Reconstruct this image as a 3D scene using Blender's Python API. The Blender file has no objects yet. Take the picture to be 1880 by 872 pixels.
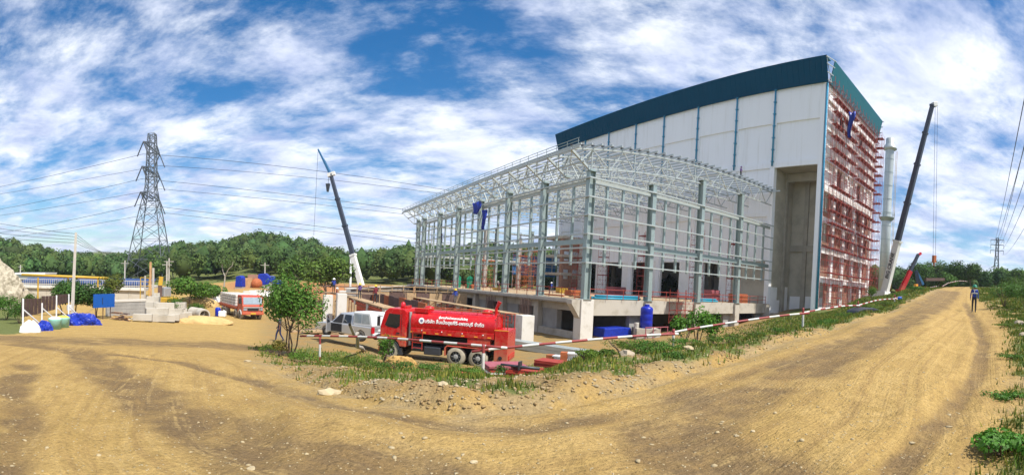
import bpy, bmesh, math, random
import numpy as np
from mathutils import Matrix, Vector
random.seed(7); rng = np.random.default_rng(7)
SC = bpy.context.scene
R_ = math.radians
# ------------------------------------------------------------------ camera (a level-swept phone panorama, slightly rolled)
F, YC, PIT, ROL, EYE = 884.91, 535.34, -.0202, -.0475, 1.65
_cp, _sp, _cr, _sr = math.cos(PIT), math.sin(PIT), math.cos(ROL), math.sin(ROL)
CAMR = np.array([[_cr, 0, _sr], [0, 1, 0], [-_sr, 0, _cr]]) @ np.array([[1, 0, 0], [0, _cp, -_sp], [0, _sp, _cp]])
cam = bpy.data.cameras.new('camera'); cam.type = 'PANO'; cam.panorama_type = 'CENTRAL_CYLINDRICAL'
cam.central_cylindrical_range_u_min = -940 / F; cam.central_cylindrical_range_u_max = 940 / F
cam.central_cylindrical_range_v_min = -(872 - YC) / F; cam.central_cylindrical_range_v_max = YC / F
cam.central_cylindrical_radius = 1.0
cam.clip_start = .05; cam.clip_end = 9000
camo = bpy.data.objects.new('camera', cam); SC.collection.objects.link(camo)
camo.matrix_world = Matrix.Translation((0, 0, EYE)) @ (Matrix(CAMR.tolist()) @ Matrix.Rotation(math.pi / 2, 3, 'X')).to_4x4()
SC.camera = camo
# ------------------------------------------------------------------ sky, sun, exposure
SUN_AZ, SUN_EL = 128.0, 56.0          # azimuth clockwise from +Y (straight ahead); behind the viewer's right shoulder
world = bpy.data.worlds.new('World'); SC.world = world; world.use_nodes = True
nt = world.node_tree; nt.nodes.clear(); L = nt.links.new
def wn(t, **k):
    n = nt.nodes.new(t)
    for a, b in k.items(): setattr(n, a, b)
    return n
def wmath(op, a, b=None, c=None):
    n = wn('ShaderNodeMath', operation=op)
    for i, v in enumerate((a, b, c)):
        if v is None: continue
        if isinstance(v, (int, float)): n.inputs[i].default_value = v
        else: L(v, n.inputs[i])
    return n.outputs[0]
sky = wn('ShaderNodeTexSky', sky_type='NISHITA', sun_disc=False)
sky.sun_elevation = R_(SUN_EL); sky.sun_rotation = R_(SUN_AZ)
sky.altitude = 100; sky.air_density = 1.0; sky.dust_density = .6; sky.ozone_density = 2.5
tc = wn('ShaderNodeTexCoord'); sep = wn('ShaderNodeSeparateXYZ'); L(tc.outputs['Generated'], sep.inputs[0])
zc = wmath('ADD', wmath('MAXIMUM', sep.outputs[2], 0.0), .16)
cxy = wn('ShaderNodeCombineXYZ'); L(wmath('DIVIDE', sep.outputs[0], zc), cxy.inputs[0]); L(wmath('DIVIDE', sep.outputs[1], zc), cxy.inputs[1])
def cloud(scale, detail, rough, off, sx=1., sy=1., rot=0., dist=0.):
    m = wn('ShaderNodeMapping'); m.inputs['Scale'].default_value = (sx, sy, 1); m.inputs['Rotation'].default_value = (0, 0, rot); m.inputs['Location'].default_value = off
    L(cxy.outputs[0], m.inputs[0]); n = wn('ShaderNodeTexNoise'); n.inputs['Scale'].default_value = scale
    n.inputs['Detail'].default_value = detail; n.inputs['Roughness'].default_value = rough; n.inputs['Distortion'].default_value = dist
    L(m.outputs[0], n.inputs['Vector']); return n.outputs['Fac']
big = cloud(.62, 3, .5, (5.5, 7.7, 0)); mid = cloud(1.7, 7, .58, (10.1, 8.5, 0), 1.0, 1.35, .5, .35); fine = cloud(6.0, 8, .68, (1.3, 8.2, 0), 1.0, 1.5, .4)
den = wmath('ADD', wmath('ADD', wmath('MULTIPLY', big, .52), wmath('MULTIPLY', mid, .56)), wmath('MULTIPLY', fine, .30))
# more even veil low down
den = wmath('ADD', den, wmath('MULTIPLY', wmath('SUBTRACT', 1.0, wmath('MINIMUM', wmath('MULTIPLY', sep.outputs[2], 3.0), 1.0)), .06))
mr = wn('ShaderNodeMapRange', interpolation_type='SMOOTHSTEP'); L(den, mr.inputs['Value'])
mr.inputs['From Min'].default_value = .585; mr.inputs['From Max'].default_value = .81; mr.inputs['To Max'].default_value = .93
shade = cloud(2.6, 6, .6, (4.4, 5.9, 0), 1, 1.2, .5, .4)
crm = wn('ShaderNodeMapRange'); L(shade, crm.inputs['Value']); crm.inputs['From Min'].default_value = .33; crm.inputs['From Max'].default_value = .66
cc = wn('ShaderNodeMix', data_type='RGBA'); L(crm.outputs[0], cc.inputs['Factor'])
cc.inputs['A'].default_value = (2.3, 2.75, 4.1, 1); cc.inputs['B'].default_value = (5.5, 5.65, 6.0, 1)
mx = wn('ShaderNodeMix', data_type='RGBA'); L(mr.outputs[0], mx.inputs['Factor']); L(cc.outputs['Result'], mx.inputs['B'])
hs = wn('ShaderNodeHueSaturation'); hs.inputs['Saturation'].default_value = 1.42; hs.inputs['Value'].default_value = .62
L(sky.outputs[0], hs.inputs['Color']); L(hs.outputs[0], mx.inputs['A'])
bg = wn('ShaderNodeBackground'); bg.inputs['Strength'].default_value = .1; L(mx.outputs['Result'], bg.inputs['Color'])
wo = wn('ShaderNodeOutputWorld'); L(bg.outputs[0], wo.inputs['Surface'])
sl = bpy.data.lights.new('sun', 'SUN'); sl.energy = 2.9; sl.angle = R_(.6); sl.color = (1, .955, .88)
so = bpy.data.objects.new('sun', sl); SC.collection.objects.link(so)
_a, _e = R_(SUN_AZ), R_(SUN_EL)
so.rotation_euler = Vector((math.sin(_a) * math.cos(_e), math.cos(_a) * math.cos(_e), math.sin(_e))).to_track_quat('Z', 'Y').to_euler()
so.location = (30, -30, 60)
vs = SC.view_settings; vs.view_transform = 'Standard'; vs.look = 'None'; vs.exposure = 1.18; vs.gamma = 1; vs.use_curve_mapping = False
SC.cycles.max_bounces = 6; SC.cycles.transparent_max_bounces = 6; SC.cycles.use_denoising = True
# ------------------------------------------------------------------ pixel helpers (pixels of the 1880 x 872 photograph)
def ray(x, y):
    a = (x - 940) / F; v = CAMR @ np.array([math.sin(a), math.cos(a), (YC - y) / F]); return v / math.hypot(v[0], v[1])
def atd(x, y, d):
    r = ray(x, y); return Vector((r[0] * d, r[1] * d, EYE + r[2] * d))
def azr(x, r, y=520):
    q = ray(x, y); return Vector((q[0] * r, q[1] * r, 0))
# ------------------------------------------------------------------ materials
MATS = {}
def mat(name, col, rough=.7, metal=0., var=.12, scale=3., bump=0., bscale=30., spec=.4, col2=None, c2t=(.45, .6), emit=None, trans=0., tint=False, detail=5):
    if name in MATS: return MATS[name]
    m = bpy.data.materials.new(name); m.use_nodes = True; MATS[name] = m
    n = m.node_tree.nodes; l = m.node_tree.links.new; b = n['Principled BSDF']
    b.inputs['Roughness'].default_value = rough; b.inputs['Metallic'].default_value = metal; b.inputs['Specular IOR Level'].default_value = spec
    g = n.new('ShaderNodeNewGeometry'); t = n.new('ShaderNodeTexNoise'); t.inputs['Scale'].default_value = scale; t.inputs['Detail'].default_value = detail
    t.inputs['Roughness'].default_value = .6
    l(g.outputs['Position'], t.inputs['Vector'])
    if col2 is None: col2 = tuple(c * (1 - 2.2 * var) for c in col); c2t = (.3, .75)
    r = n.new('ShaderNodeMapRange'); r.interpolation_type = 'SMOOTHSTEP'; l(t.outputs['Fac'], r.inputs['Value']); r.inputs['From Min'].default_value = c2t[0]; r.inputs['From Max'].default_value = c2t[1]
    x = n.new('ShaderNodeMix'); x.data_type = 'RGBA'; l(r.outputs[0], x.inputs['Factor']); x.inputs['A'].default_value = (*col, 1); x.inputs['B'].default_value = (*col2, 1)
    out = x.outputs['Result']
    if tint:
        at = n.new('ShaderNodeAttribute'); at.attribute_name = 'tint'; mm = n.new('ShaderNodeMix'); mm.data_type = 'RGBA'; mm.blend_type = 'MULTIPLY'; mm.inputs['Factor'].default_value = 1
        l(out, mm.inputs['A']); l(at.outputs['Color'], mm.inputs['B']); out = mm.outputs['Result']
    l(out, b.inputs['Base Color'])
    if bump:
        t2 = n.new('ShaderNodeTexNoise'); t2.inputs['Scale'].default_value = bscale; t2.inputs['Detail'].default_value = 4; l(g.outputs['Position'], t2.inputs['Vector'])
        bp = n.new('ShaderNodeBump'); bp.inputs['Strength'].default_value = bump; bp.inputs['Distance'].default_value = .02; l(t2.outputs['Fac'], bp.inputs['Height']); l(bp.outputs[0], b.inputs['Normal'])
    if trans:
        tr = n.new('ShaderNodeBsdfTranslucent'); l(out, tr.inputs['Color']); ms = n.new('ShaderNodeMixShader'); ms.inputs[0].default_value = trans
        l(b.outputs[0], ms.inputs[1]); l(tr.outputs[0], ms.inputs[2]); l(ms.outputs[0], n['Material Output'].inputs['Surface'])
    return m
def stripe_mat(name, ca, cb, period, axis=2):
    m = bpy.data.materials.new(name); m.use_nodes = True; MATS[name] = m
    n = m.node_tree.nodes; l = m.node_tree.links.new; b = n['Principled BSDF']; b.inputs['Roughness'].default_value = .55
    t = n.new('ShaderNodeTexCoord'); s = n.new('ShaderNodeSeparateXYZ'); l(t.outputs['Object'], s.inputs[0])
    d = n.new('ShaderNodeMath'); d.operation = 'DIVIDE'; l(s.outputs[axis], d.inputs[0]); d.inputs[1].default_value = period
    f = n.new('ShaderNodeMath'); f.operation = 'FRACT'; l(d.outputs[0], f.inputs[0])
    g = n.new('ShaderNodeMath'); g.operation = 'GREATER_THAN'; l(f.outputs[0], g.inputs[0]); g.inputs[1].default_value = .5
    x = n.new('ShaderNodeMix'); x.data_type = 'RGBA'; l(g.outputs[0], x.inputs['Factor']); x.inputs['A'].default_value = (*ca, 1); x.inputs['B'].default_value = (*cb, 1)
    nz = n.new('ShaderNodeTexNoise'); nz.inputs['Scale'].default_value = 9; l(t.outputs['Object'], nz.inputs['Vector'])
    y = n.new('ShaderNodeMix'); y.data_type = 'RGBA'; y.blend_type = 'MULTIPLY'; y.inputs['Factor'].default_value = .5; l(x.outputs['Result'], y.inputs['A']); l(nz.outputs['Fac'], y.inputs['B'])
    z = n.new('ShaderNodeMix'); z.data_type = 'RGBA'; z.inputs['Factor'].default_value = .35; l(x.outputs['Result'], z.inputs['B']); l(y.outputs['Result'], z.inputs['A'])
    l(z.outputs['Result'], b.inputs['Base Color']); return m
def M(n): return MATS[n]
mat('white_plaster', (.88, .87, .85), .85, var=.05, scale=.35, bump=.15, bscale=3)
mat('white_wall', (.87, .88, .90), .85, var=.04, scale=.25, bump=.1, bscale=3)
mat('raw_plaster', (.50, .46, .37), .9, scale=.3, col2=(.38, .35, .28), c2t=(.4, .65))
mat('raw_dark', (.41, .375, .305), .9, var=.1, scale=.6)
mat('concrete', (.47, .43, .36), .9, scale=.7, col2=(.33, .29, .22), c2t=(.45, .75), bump=.2, bscale=8)
mat('concrete_pale', (.62, .59, .53), .9, scale=1.2, col2=(.47, .43, .36), c2t=(.5, .8), bump=.2, bscale=8)
mat('concrete_grey', (.36, .35, .33), .9, var=.1, scale=.9)
mat('slab_floor', (.55, .39, .22), .95, scale=.25, col2=(.40, .30, .19), c2t=(.4, .65))
mat('brick', (.36, .20, .14), .9, var=.12, scale=1.5)
mat('teal_shaded', (.001, .062, .125), .75, var=.04, scale=.3, spec=.05)  # parapet teal for the side away from the sun, shade mixed into the colour
mat('teal_sunlit', (.005, .125, .155), .5, var=.04, scale=.3, spec=.3)  # same teal made lighter for the sun-facing side, sunlight mixed into the colour
mat('blue_pipe', (.03, .25, .42), .45, var=.05)
mat('galv', (.33, .40, .385), .42, .35, var=.05, scale=2, spec=.5)
mat('galv_light', (.47, .51, .49), .42, .3, var=.05, scale=2, spec=.5)
mat('scaffold_red', (.36, .046, .028), .6, var=.12, scale=4)
mat('scaffold_pink', (.36, .10, .12), .65, var=.12, scale=4)
mat('deck_red', (.21, .028, .02), .7, var=.14, scale=3)
mat('rust_orange', (.45, .13, .045), .75, var=.18, scale=5)
mat('steel_white', (.72, .74, .74), .5, var=.05)
mat('dark', (.02, .02, .022), .7, var=.05)
mat('dark_metal', (.055, .06, .07), .45, .3, var=.05)
mat('boom_grey', (.05, .06, .085), .4, .1, var=.05)
mat('boom_white', (.78, .77, .72), .4, var=.05)
mat('boom_blue', (.04, .15, .30), .4, var=.05)
mat('truck_red', (.50, .006, .010), .24, var=.04, scale=3, spec=.55)
mat('truck_red_dusty', (.45, .035, .02), .45, var=.08, scale=5)
mat('cargo_red', (.46, .055, .025), .45, var=.12, scale=4)
mat('silver', (.55, .56, .57), .3, .55, var=.04)
mat('white_paint', (.80, .80, .79), .35, var=.03)
mat('glass', (.015, .018, .02), .08, var=.02, spec=.7)
mat('glass_bright', (.30, .36, .40), .06, var=.1, spec=.9)
mat('tyre', (.10, .09, .075), .9, var=.12, scale=6)
mat('tyre_dusty', (.40, .35, .26), .9, var=.14, scale=6)
mat('orange_reflector', (.9, .35, .04), .4, var=.03)
mat('lamp_red', (.55, .01, .02), .25, var=.03)
mat('yellow_paint', (.58, .36, .04), .5, var=.08)
mat('blue_plastic', (.008, .022, .36), .38, var=.06, scale=2)
mat('tarp_blue', (.010, .035, .38), .42, var=.18, scale=3, bump=.6, bscale=6)
mat('board_blue', (.010, .10, .42), .4, var=.05)
mat('sheet_blue', (.02, .16, .40), .5, var=.08, scale=1)
mat('tub_green', (.30, .58, .48), .5, var=.06)
mat('white_cloth', (.80, .80, .78), .8, var=.06, scale=5)
mat('yellow_cloth', (.70, .68, .10), .8, var=.2, scale=12)
mat('rust_sheet', (.14, .085, .07), .85, var=.2, scale=3)
mat('timber', (.45, .31, .17), .85, var=.15, scale=4)
mat('plywood', (.52, .30, .14), .85, var=.12, scale=2)
mat('bark', (.16, .11, .075), .95, var=.2, scale=8)
mat('bark_pale', (.42, .38, .31), .9, var=.15, scale=6)
mat('pipe_blue', (.03, .30, .45), .45, var=.06)
mat('wire', (.05, .055, .06), .6, var=.02)
mat('pylon_steel', (.13, .145, .155), .55, .3, var=.05)
mat('pole_concrete', (.50, .46, .40), .9, var=.08, scale=3)
mat('skin', (.22, .11, .07), .6, var=.04)
mat('cloth_navy', (.018, .028, .085), .8, var=.08)
mat('cloth_blue', (.02, .05, .30), .8, var=.08)
mat('cloth_dark', (.025, .027, .035), .85, var=.08)
mat('cloth_maroon', (.16, .02, .03), .85, var=.08)
mat('cloth_purple', (.10, .05, .20), .85, var=.08)
mat('cloth_grey', (.10, .10, .11), .85, var=.08)
mat('helmet_yellow', (.80, .52, .02), .35, var=.02)
mat('helmet_white', (.82, .82, .80), .35, var=.02)
mat('helmet_green', (.01, .22, .12), .35, var=.02)
mat('helmet_orange', (.75, .22, .03), .35, var=.02)
mat('reflective', (.62, .64, .60), .4, var=.04)
mat('rock', (.44, .36, .25), .95, var=.16, scale=3, bump=.4, bscale=12)
mat('rock_pale', (.47, .38, .23), .95, var=.14, scale=3, bump=.4, bscale=12)
mat('leaf', (.085, .15, .032), .6, var=.2, scale=.8, trans=.28, tint=True, detail=2, spec=.25)
mat('wood_leaf', (.092, .158, .052), .75, var=.22, scale=.12, trans=.22, tint=True, detail=3, spec=.15)
mat('grass_blade', (.125, .165, .038), .75, var=.2, scale=.9, trans=.2, tint=True, detail=2, spec=.2)
mat('far_hill', (.07, .11, .11), .95, var=.15, scale=.01)
mat('rubble', (.50, .44, .33), .95, scale=2.2, col2=(.28, .24, .17), c2t=(.42, .62), bump=.8, bscale=6); mat('form_red', (.60, .095, .04), .65, var=.12, scale=3)
def special(name, base, dirt, mode, rough):
    m = bpy.data.materials.new(name); m.use_nodes = True; MATS[name] = m; n = m.node_tree.nodes; l = m.node_tree.links.new; b = n['Principled BSDF']; b.inputs['Roughness'].default_value = rough
    t = n.new('ShaderNodeTexCoord'); mp = n.new('ShaderNodeMapping'); mp.inputs['Scale'].default_value = (1, 1, 1) if mode != 'streak' else (1, 1, .06)
    g = n.new('ShaderNodeNewGeometry'); l(t.outputs['Object'] if mode != 'streak' else g.outputs['Position'], mp.inputs[0])
    nz = n.new('ShaderNodeTexNoise'); nz.inputs['Scale'].default_value = 3.5 if mode != 'streak' else 1.3; nz.inputs['Detail'].default_value = 7; nz.inputs['Roughness'].default_value = .68; l(mp.outputs[0], nz.inputs['Vector'])
    r = n.new('ShaderNodeMapRange'); r.interpolation_type = 'SMOOTHSTEP'
    if mode != 'streak':
        s = n.new('ShaderNodeSeparateXYZ'); l(t.outputs['Object'], s.inputs[0]); z = n.new('ShaderNodeMapRange'); l(s.outputs[2], z.inputs['Value']); z.inputs['From Min'].default_value = .4; z.inputs['From Max'].default_value = 2.2; z.inputs['To Min'].default_value = .42; z.inputs['To Max'].default_value = .0
        a = n.new('ShaderNodeMath'); l(z.outputs[0], a.inputs[0]); l(nz.outputs['Fac'], a.inputs[1]); l(a.outputs[0], r.inputs['Value']); r.inputs['From Min'].default_value = .50; r.inputs['From Max'].default_value = 1.0; r.inputs['To Max'].default_value = .75 if mode == 'dust' else .3
    else: l(nz.outputs['Fac'], r.inputs['Value']); r.inputs['From Min'].default_value = .48; r.inputs['From Max'].default_value = .80; r.inputs['To Max'].default_value = .55
    x = n.new('ShaderNodeMix'); x.data_type = 'RGBA'; l(r.outputs[0], x.inputs['Factor']); x.inputs['A'].default_value = (*base, 1); x.inputs['B'].default_value = (*dirt, 1); l(x.outputs['Result'], b.inputs['Base Color'])
    if mode == 'dust': q = n.new('ShaderNodeMapRange'); l(r.outputs[0], q.inputs['Value']); q.inputs['To Min'].default_value = rough; q.inputs['To Max'].default_value = .85; l(q.outputs[0], b.inputs['Roughness'])
special('truck_red', (.50, .006, .010), (.42, .20, .10), 'dust', .26); special('cargo_red', (.46, .055, .025), (.42, .26, .13), 'light', .45); special('white_wall', (.88, .89, .91), (.62, .61, .57), 'streak', .85)
stripe_mat('barrier_stripes', (.33, .05, .045), (.70, .68, .62), 1.05)
# ------------------------------------------------------------------ mesh builder
def rotz(a): return Matrix.Rotation(a, 4, 'Z')
class MB:
    def __init__(s): s.v = []; s.f = []; s.mi = []; s.cur = 0
    def add(s, vs, fs):
        o = len(s.v); s.v += [tuple(p) for p in vs]
        for f in fs: s.f.append(tuple(i + o for i in f)); s.mi.append(s.cur)
        return s
    def box(s, c, d, rz=0., taper=1.):
        x, y, z = d[0] / 2, d[1] / 2, d[2] / 2; ca, sa = math.cos(rz), math.sin(rz); vs = []
        for k, zz in ((1, -z), (taper, z)):
            for px, py in ((-x, -y), (x, -y), (x, y), (-x, y)):
                px *= k; py *= k; vs.append((c[0] + px * ca - py * sa, c[1] + px * sa + py * ca, c[2] + zz))
        return s.add(vs, [(3, 2, 1, 0), (4, 5, 6, 7), (0, 1, 5, 4), (1, 2, 6, 5), (2, 3, 7, 6), (3, 0, 4, 7)])
    def b2(s, x0, x1, y0, y1, z0, z1): return s.box(((x0 + x1) / 2, (y0 + y1) / 2, (z0 + z1) / 2), (abs(x1 - x0), abs(y1 - y0), abs(z1 - z0)))
    def bar(s, p, q, w, h=None, w2=None, h2=None):
        p, q = Vector(p), Vector(q); h = h or w; w2 = w2 or w; h2 = h2 or h; d = (q - p).normalized()
        u = d.cross(Vector((0, 0, 1)))
        u = Vector((1, 0, 0)) if u.length < 1e-4 else u.normalized(); n = u.cross(d); vs = []
        for o, a, b in ((p, w / 2, h / 2), (q, w2 / 2, h2 / 2)): vs += [o - u * a - n * b, o + u * a - n * b, o + u * a + n * b, o - u * a + n * b]
        return s.add(vs, [(0, 1, 2, 3), (7, 6, 5, 4), (0, 4, 5, 1), (1, 5, 6, 2), (2, 6, 7, 3), (3, 7, 4, 0)])
    def tube(s, p, q, r, r2=None, n=8, caps=True):
        p, q = Vector(p), Vector(q); r2 = r if r2 is None else r2; d = (q - p).normalized(); u = d.cross(Vector((0, 0, 1)))
        u = Vector((1, 0, 0)) if u.length < 1e-4 else u.normalized(); w = d.cross(u); vs = []
        for o, a in ((p, r), (q, r2)):
            for i in range(n): t = 2 * math.pi * i / n; vs.append(o + u * (math.cos(t) * a) + w * (math.sin(t) * a))
        fs = [(i, (i + 1) % n, n + (i + 1) % n, n + i) for i in range(n)]
        if caps: fs += [tuple(range(n - 1, -1, -1)), tuple(range(n, 2 * n))]
        return s.add(vs, fs)
    def path(s, pts, r, n=5):
        for a, b in zip(pts, pts[1:]): s.tube(a, b, r, n=n, caps=False)
        return s
    def lathe(s, prof, n=20, c=(0, 0, 0), axis='Z', caps=True):
        vs = []
        for r, z in prof:
            for i in range(n):
                t = 2 * math.pi * i / n; a, b = r * math.cos(t), r * math.sin(t)
                p = (a, b, z) if axis == 'Z' else ((z, a, b) if axis == 'X' else (a, z, b)); vs.append((p[0] + c[0], p[1] + c[1], p[2] + c[2]))
        fs = []
        for k in range(len(prof) - 1):
            for i in range(n): j = (i + 1) % n; fs.append((k * n + i, k * n + j, (k + 1) * n + j, (k + 1) * n + i))
        if caps: fs += [tuple(range(n - 1, -1, -1)), tuple((len(prof) - 1) * n + i for i in range(n))]
        return s.add(vs, fs)
    def prism(s, prof, y0, y1, axis='Y'):
        n = len(prof); m = {'Y': lambda a, b, t: (a, t, b), 'X': lambda a, b, t: (t, a, b), 'Z': lambda a, b, t: (a, b, t)}[axis]
        vs = [m(a, b, y0) for a, b in prof] + [m(a, b, y1) for a, b in prof]
        return s.add(vs, [tuple(range(n)), tuple(range(2 * n - 1, n - 1, -1))] + [(i, n + i, n + (i + 1) % n, (i + 1) % n) for i in range(n)])
    def ball(s, c, r, nu=10, nv=6, sq=(1, 1, 1)):
        prof = [(max(1e-3, r * math.sin(math.pi * k / nv)), -r * math.cos(math.pi * k / nv)) for k in range(nv + 1)]; o = len(s.v); s.lathe(prof, nu)
        for i in range(o, len(s.v)): p = s.v[i]; s.v[i] = (p[0] * sq[0] + c[0], p[1] * sq[1] + c[1], p[2] * sq[2] + c[2])
        return s
    def xf(s, m):
        s.v = [tuple(m @ Vector(p)) for p in s.v]; return s
    def mesh(s, name, mats, smooth=False):
        me = bpy.data.meshes.new(name); me.from_pydata(s.v, [], s.f)
        for m in (mats if isinstance(mats, (list, tuple)) else [mats]): me.materials.append(MATS[m] if isinstance(m, str) else m)
        if any(s.mi): me.polygons.foreach_set('material_index', s.mi)
        if smooth: me.polygons.foreach_set('use_smooth', [True] * len(s.f))
        bm = bmesh.new(); bm.from_mesh(me); bmesh.ops.recalc_face_normals(bm, faces=bm.faces); bm.to_mesh(me); bm.free()
        return me
    def build(s, name, mats, parent=None, smooth=False, loc=None, rz=0., world=False, bevel=0.):
        if world and parent is not None: s.xf(XF[parent].inverted())
        o = obj(name, s.mesh(name, mats, smooth), parent, loc, rz)
        if bevel:
            md = o.modifiers.new('bevel', 'BEVEL'); md.width = bevel; md.segments = 2; md.limit_method = 'ANGLE'
        return o
XF = {}
def obj(name, me, parent=None, loc=None, rz=0.):
    o = bpy.data.objects.new(name, me); SC.collection.objects.link(o)
    if loc is not None: o.location = loc
    if rz: o.rotation_euler = (0, 0, rz)
    if parent is not None: o.parent = parent
    return o
def thing(name, label, cat, loc=(0, 0, 0), rz=0., group=None, rot=None):
    o = bpy.data.objects.new(name, None); SC.collection.objects.link(o); o.location = loc; o.empty_display_size = .2
    m = Matrix.Translation(Vector(loc)) @ rotz(rz); o.rotation_euler = (0, 0, rz)
    if rot is not None: o.rotation_euler = rot; m = Matrix.Translation(Vector(loc)) @ __import__('mathutils').Euler(rot).to_matrix().to_4x4()
    XF[o] = m; tag(o, label, cat, group); return o
def tag(o, label, cat, group=None, kind=None):
    if label: o['label'] = label
    if cat: o['category'] = cat
    if group: o['group'] = group
    if kind: o['kind'] = kind
    return o
# ------------------------------------------------------------------ terrain
GX = np.array([-1400, -200, 0, 188, 376, 470, 564, 650, 752, 940, 1128, 1316, 1504, 1600, 1692, 1786, 1880, 2080, 3300], float)
GR = np.array([0, 4, 6, 9, 13.5, 18, 24, 29, 36, 46, 58, 75, 95, 120, 170, 250, 380, 700, 1500, 2600], float)
GT = {
 -1400: [0, -.05, -.1, -.2, -.4, -.6, -1, -1.5, -2, -2.5, -3, -3, -3, -3, 0, 2, 0, 0, 0, 0],
 -200: [0, -.3, -.45, -.65, -1, -1.35, -1.8, -2.2, -2.6, -3, -3.3, -3.5, -3.5, -3.5, 0, 6, 6, 0, 20, 0],
 0:    [0, -.3, -.45, -.68, -1.0, -1.35, -1.8, -2.2, -2.6, -3, -3.3, -3.6, -3.7, -3.7, -1, 8.5, 9, 0, 20, 0],
 188:  [0, -.3, -.45, -.68, -1.0, -1.35, -1.8, -2.1, -2.5, -3, -3.4, -3.8, -4.0, -4.0, -3.5, 1.0, 3, 0, 52, 0],
 376:  [0, -.2, -.38, -.65, -1.0, -1.4, -2.0, -2.3, -2.7, -3.1, -3.4, -2.8, -2.4, -1.8, 0, 9.5, 8, 0, 10, 0],
 470:  [0, -.1, -.3, -.6, -1.0, -1.5, -2.2, -2.6, -2.9, -3.3, -3.4, -2.6, -1.2, -.7, 4.0, 15, 12, 0, 5, 0],
 564:  [0, -.05, -.12, -.45, -1.15, -1.85, -2.45, -2.7, -3.0, -3.4, -3.9, -4.1, -2.5, -.6, 3.0, 12.0, 9, 0, 10, 0],
 650:  [0, 0, -.05, -.36, -1.1, -1.9, -2.6, -2.9, -3.2, -3.7, -4.1, -4.3, -2.8, -.6, 1.0, 5.0, 4, 0, 20, 0],
 752:  [0, 0, 0, -.30, -1.1, -1.95, -2.85, -3.2, -3.5, -3.9, -4.3, -4.4, -3.0, -.6, 2.0, 11.0, 10, 0, 52, 0],
 940:  [0, .02, .03, -.22, -1.1, -1.95, -2.85, -3.3, -3.7, -4.1, -4.3, -4.4, -4.0, -2.5, 2.0, 14.5, 12, 0, 10, 0],
 1128: [0, .05, .08, .12, -.25, -1.0, -2.1, -2.8, -3.6, -4.2, -4.3, -4.4, -4.0, -2.5, 2.0, 12.0, 9, 0, 10, 0],
 1316: [0, .07, .12, .20, .05, -.45, -1.2, -1.8, -2.4, -3.0, -3.4, -3.6, -3, -2, 2.0, 12.0, 9, 0, 10, 0],
 1504: [0, .10, .18, .32, .47, .32, .05, -.2, -.4, -.5, -.6, -.6, 0, 1, 3.0, 11.0, 9, 0, 10, 0],
 1600: [0, .10, .19, .35, .60, .78, .90, .80, 1.0, 1.5, 2.0, 1.2, .4, .8, 5.0, 10.0, 9, 0, 10, 0],
 1692: [0, .10, .19, .35, .60, .85, 1.2, 1.5, 2.0, 2.7, 3.3, 4.0, 4.2, 4.0, 5.0, 9.0, 9, 0, 10, 0],
 1786: [0, .05, .10, .20, .38, .58, .83, 1.05, 1.5, 2.3, 3.2, 4.4, 4.9, 4.6, 5.0, 8.0, 9, 0, 10, 0],
 1880: [0, 0, .05, .15, .38, .65, 1.0, 1.25, 1.7, 2.5, 3.4, 4.6, 5.1, 5.0, 5.0, 8.0, 9, 0, 10, 0],
 2080: [0, 0, .05, .15, .35, .6, .9, 1.2, 1.6, 2.3, 3.0, 4.2, 5, 5, 5.0, 8.0, 9, 0, 10, 0],
 3300: [0, -.05, -.1, -.2, -.4, -.6, -1, -1, -1, -1, -1, 0, 0, 0, 2, 4, 0, 0, 0, 0]}
GA = (GX - 940) / F; GZ = np.array([GT[int(x)] for x in GX]); LR = np.log(GR + 3.)
def sstep(t): return t * t * (3 - 2 * t)
def base_z(x, y):
    x, y = np.asarray(x, float), np.asarray(y, float); a = np.clip(np.arctan2(x, y), GA[0] + 1e-6, GA[-1] - 1e-6); lr = np.log(np.minimum(np.hypot(x, y), 2599.) + 3.)
    i = np.clip(np.searchsorted(GA, a) - 1, 0, len(GA) - 2); t = sstep((a - GA[i]) / (GA[i + 1] - GA[i]))
    j = np.clip(np.searchsorted(LR, lr) - 1, 0, len(LR) - 2); u = (lr - LR[j]) / (LR[j + 1] - LR[j])
    return (GZ[i, j] * (1 - t) + GZ[i + 1, j] * t) * (1 - u) + (GZ[i, j + 1] * (1 - t) + GZ[i + 1, j + 1] * t) * u
_tab = rng.random((4, 256, 256))
def vnoise(x, y, k=0):
    xi, yi = np.floor(x).astype(int), np.floor(y).astype(int); fx, fy = sstep(x - xi), sstep(y - yi); T = _tab[k]
    g = lambda a, b: T[a & 255, b & 255]
    return (g(xi, yi) * (1 - fx) + g(xi + 1, yi) * fx) * (1 - fy) + (g(xi, yi + 1) * (1 - fx) + g(xi + 1, yi + 1) * fx) * fy
def fbm(x, y, s, o=4, k=0):
    v = 0; a = .5
    for n in range(o): v = v + a * (vnoise(x * s + 17.3 * n, y * s + 9.1 * n, (k + n) % 4) - .5); s *= 2.03; a *= .5
    return v
def hit0(px, py, rmax=400):
    q = ray(px, py); r = np.linspace(1.5, rmax, 8000); d = EYE + q[2] * r - base_z(q[0] * r, q[1] * r); i = np.argmax(d < 0)
    return np.array([q[0] * r[i], q[1] * r[i]]) if d.min() < 0 else np.array([q[0] * rmax, q[1] * rmax])
def seg_dist(x, y, pts):
    best = np.full(np.shape(x), 1e9); side = np.zeros(np.shape(x))
    for (ax, ay), (bx, by) in zip(pts, pts[1:]):
        dx, dy = bx - ax, by - ay; t = np.clip(((x - ax) * dx + (y - ay) * dy) / (dx * dx + dy * dy + 1e-9), 0, 1)
        d = np.hypot(x - ax - t * dx, y - ay - t * dy); m = d < best; best = np.where(m, d, best); side = np.where(m, np.sign(dx * (y - ay) - dy * (x - ax)), side)
    return best, side
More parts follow.
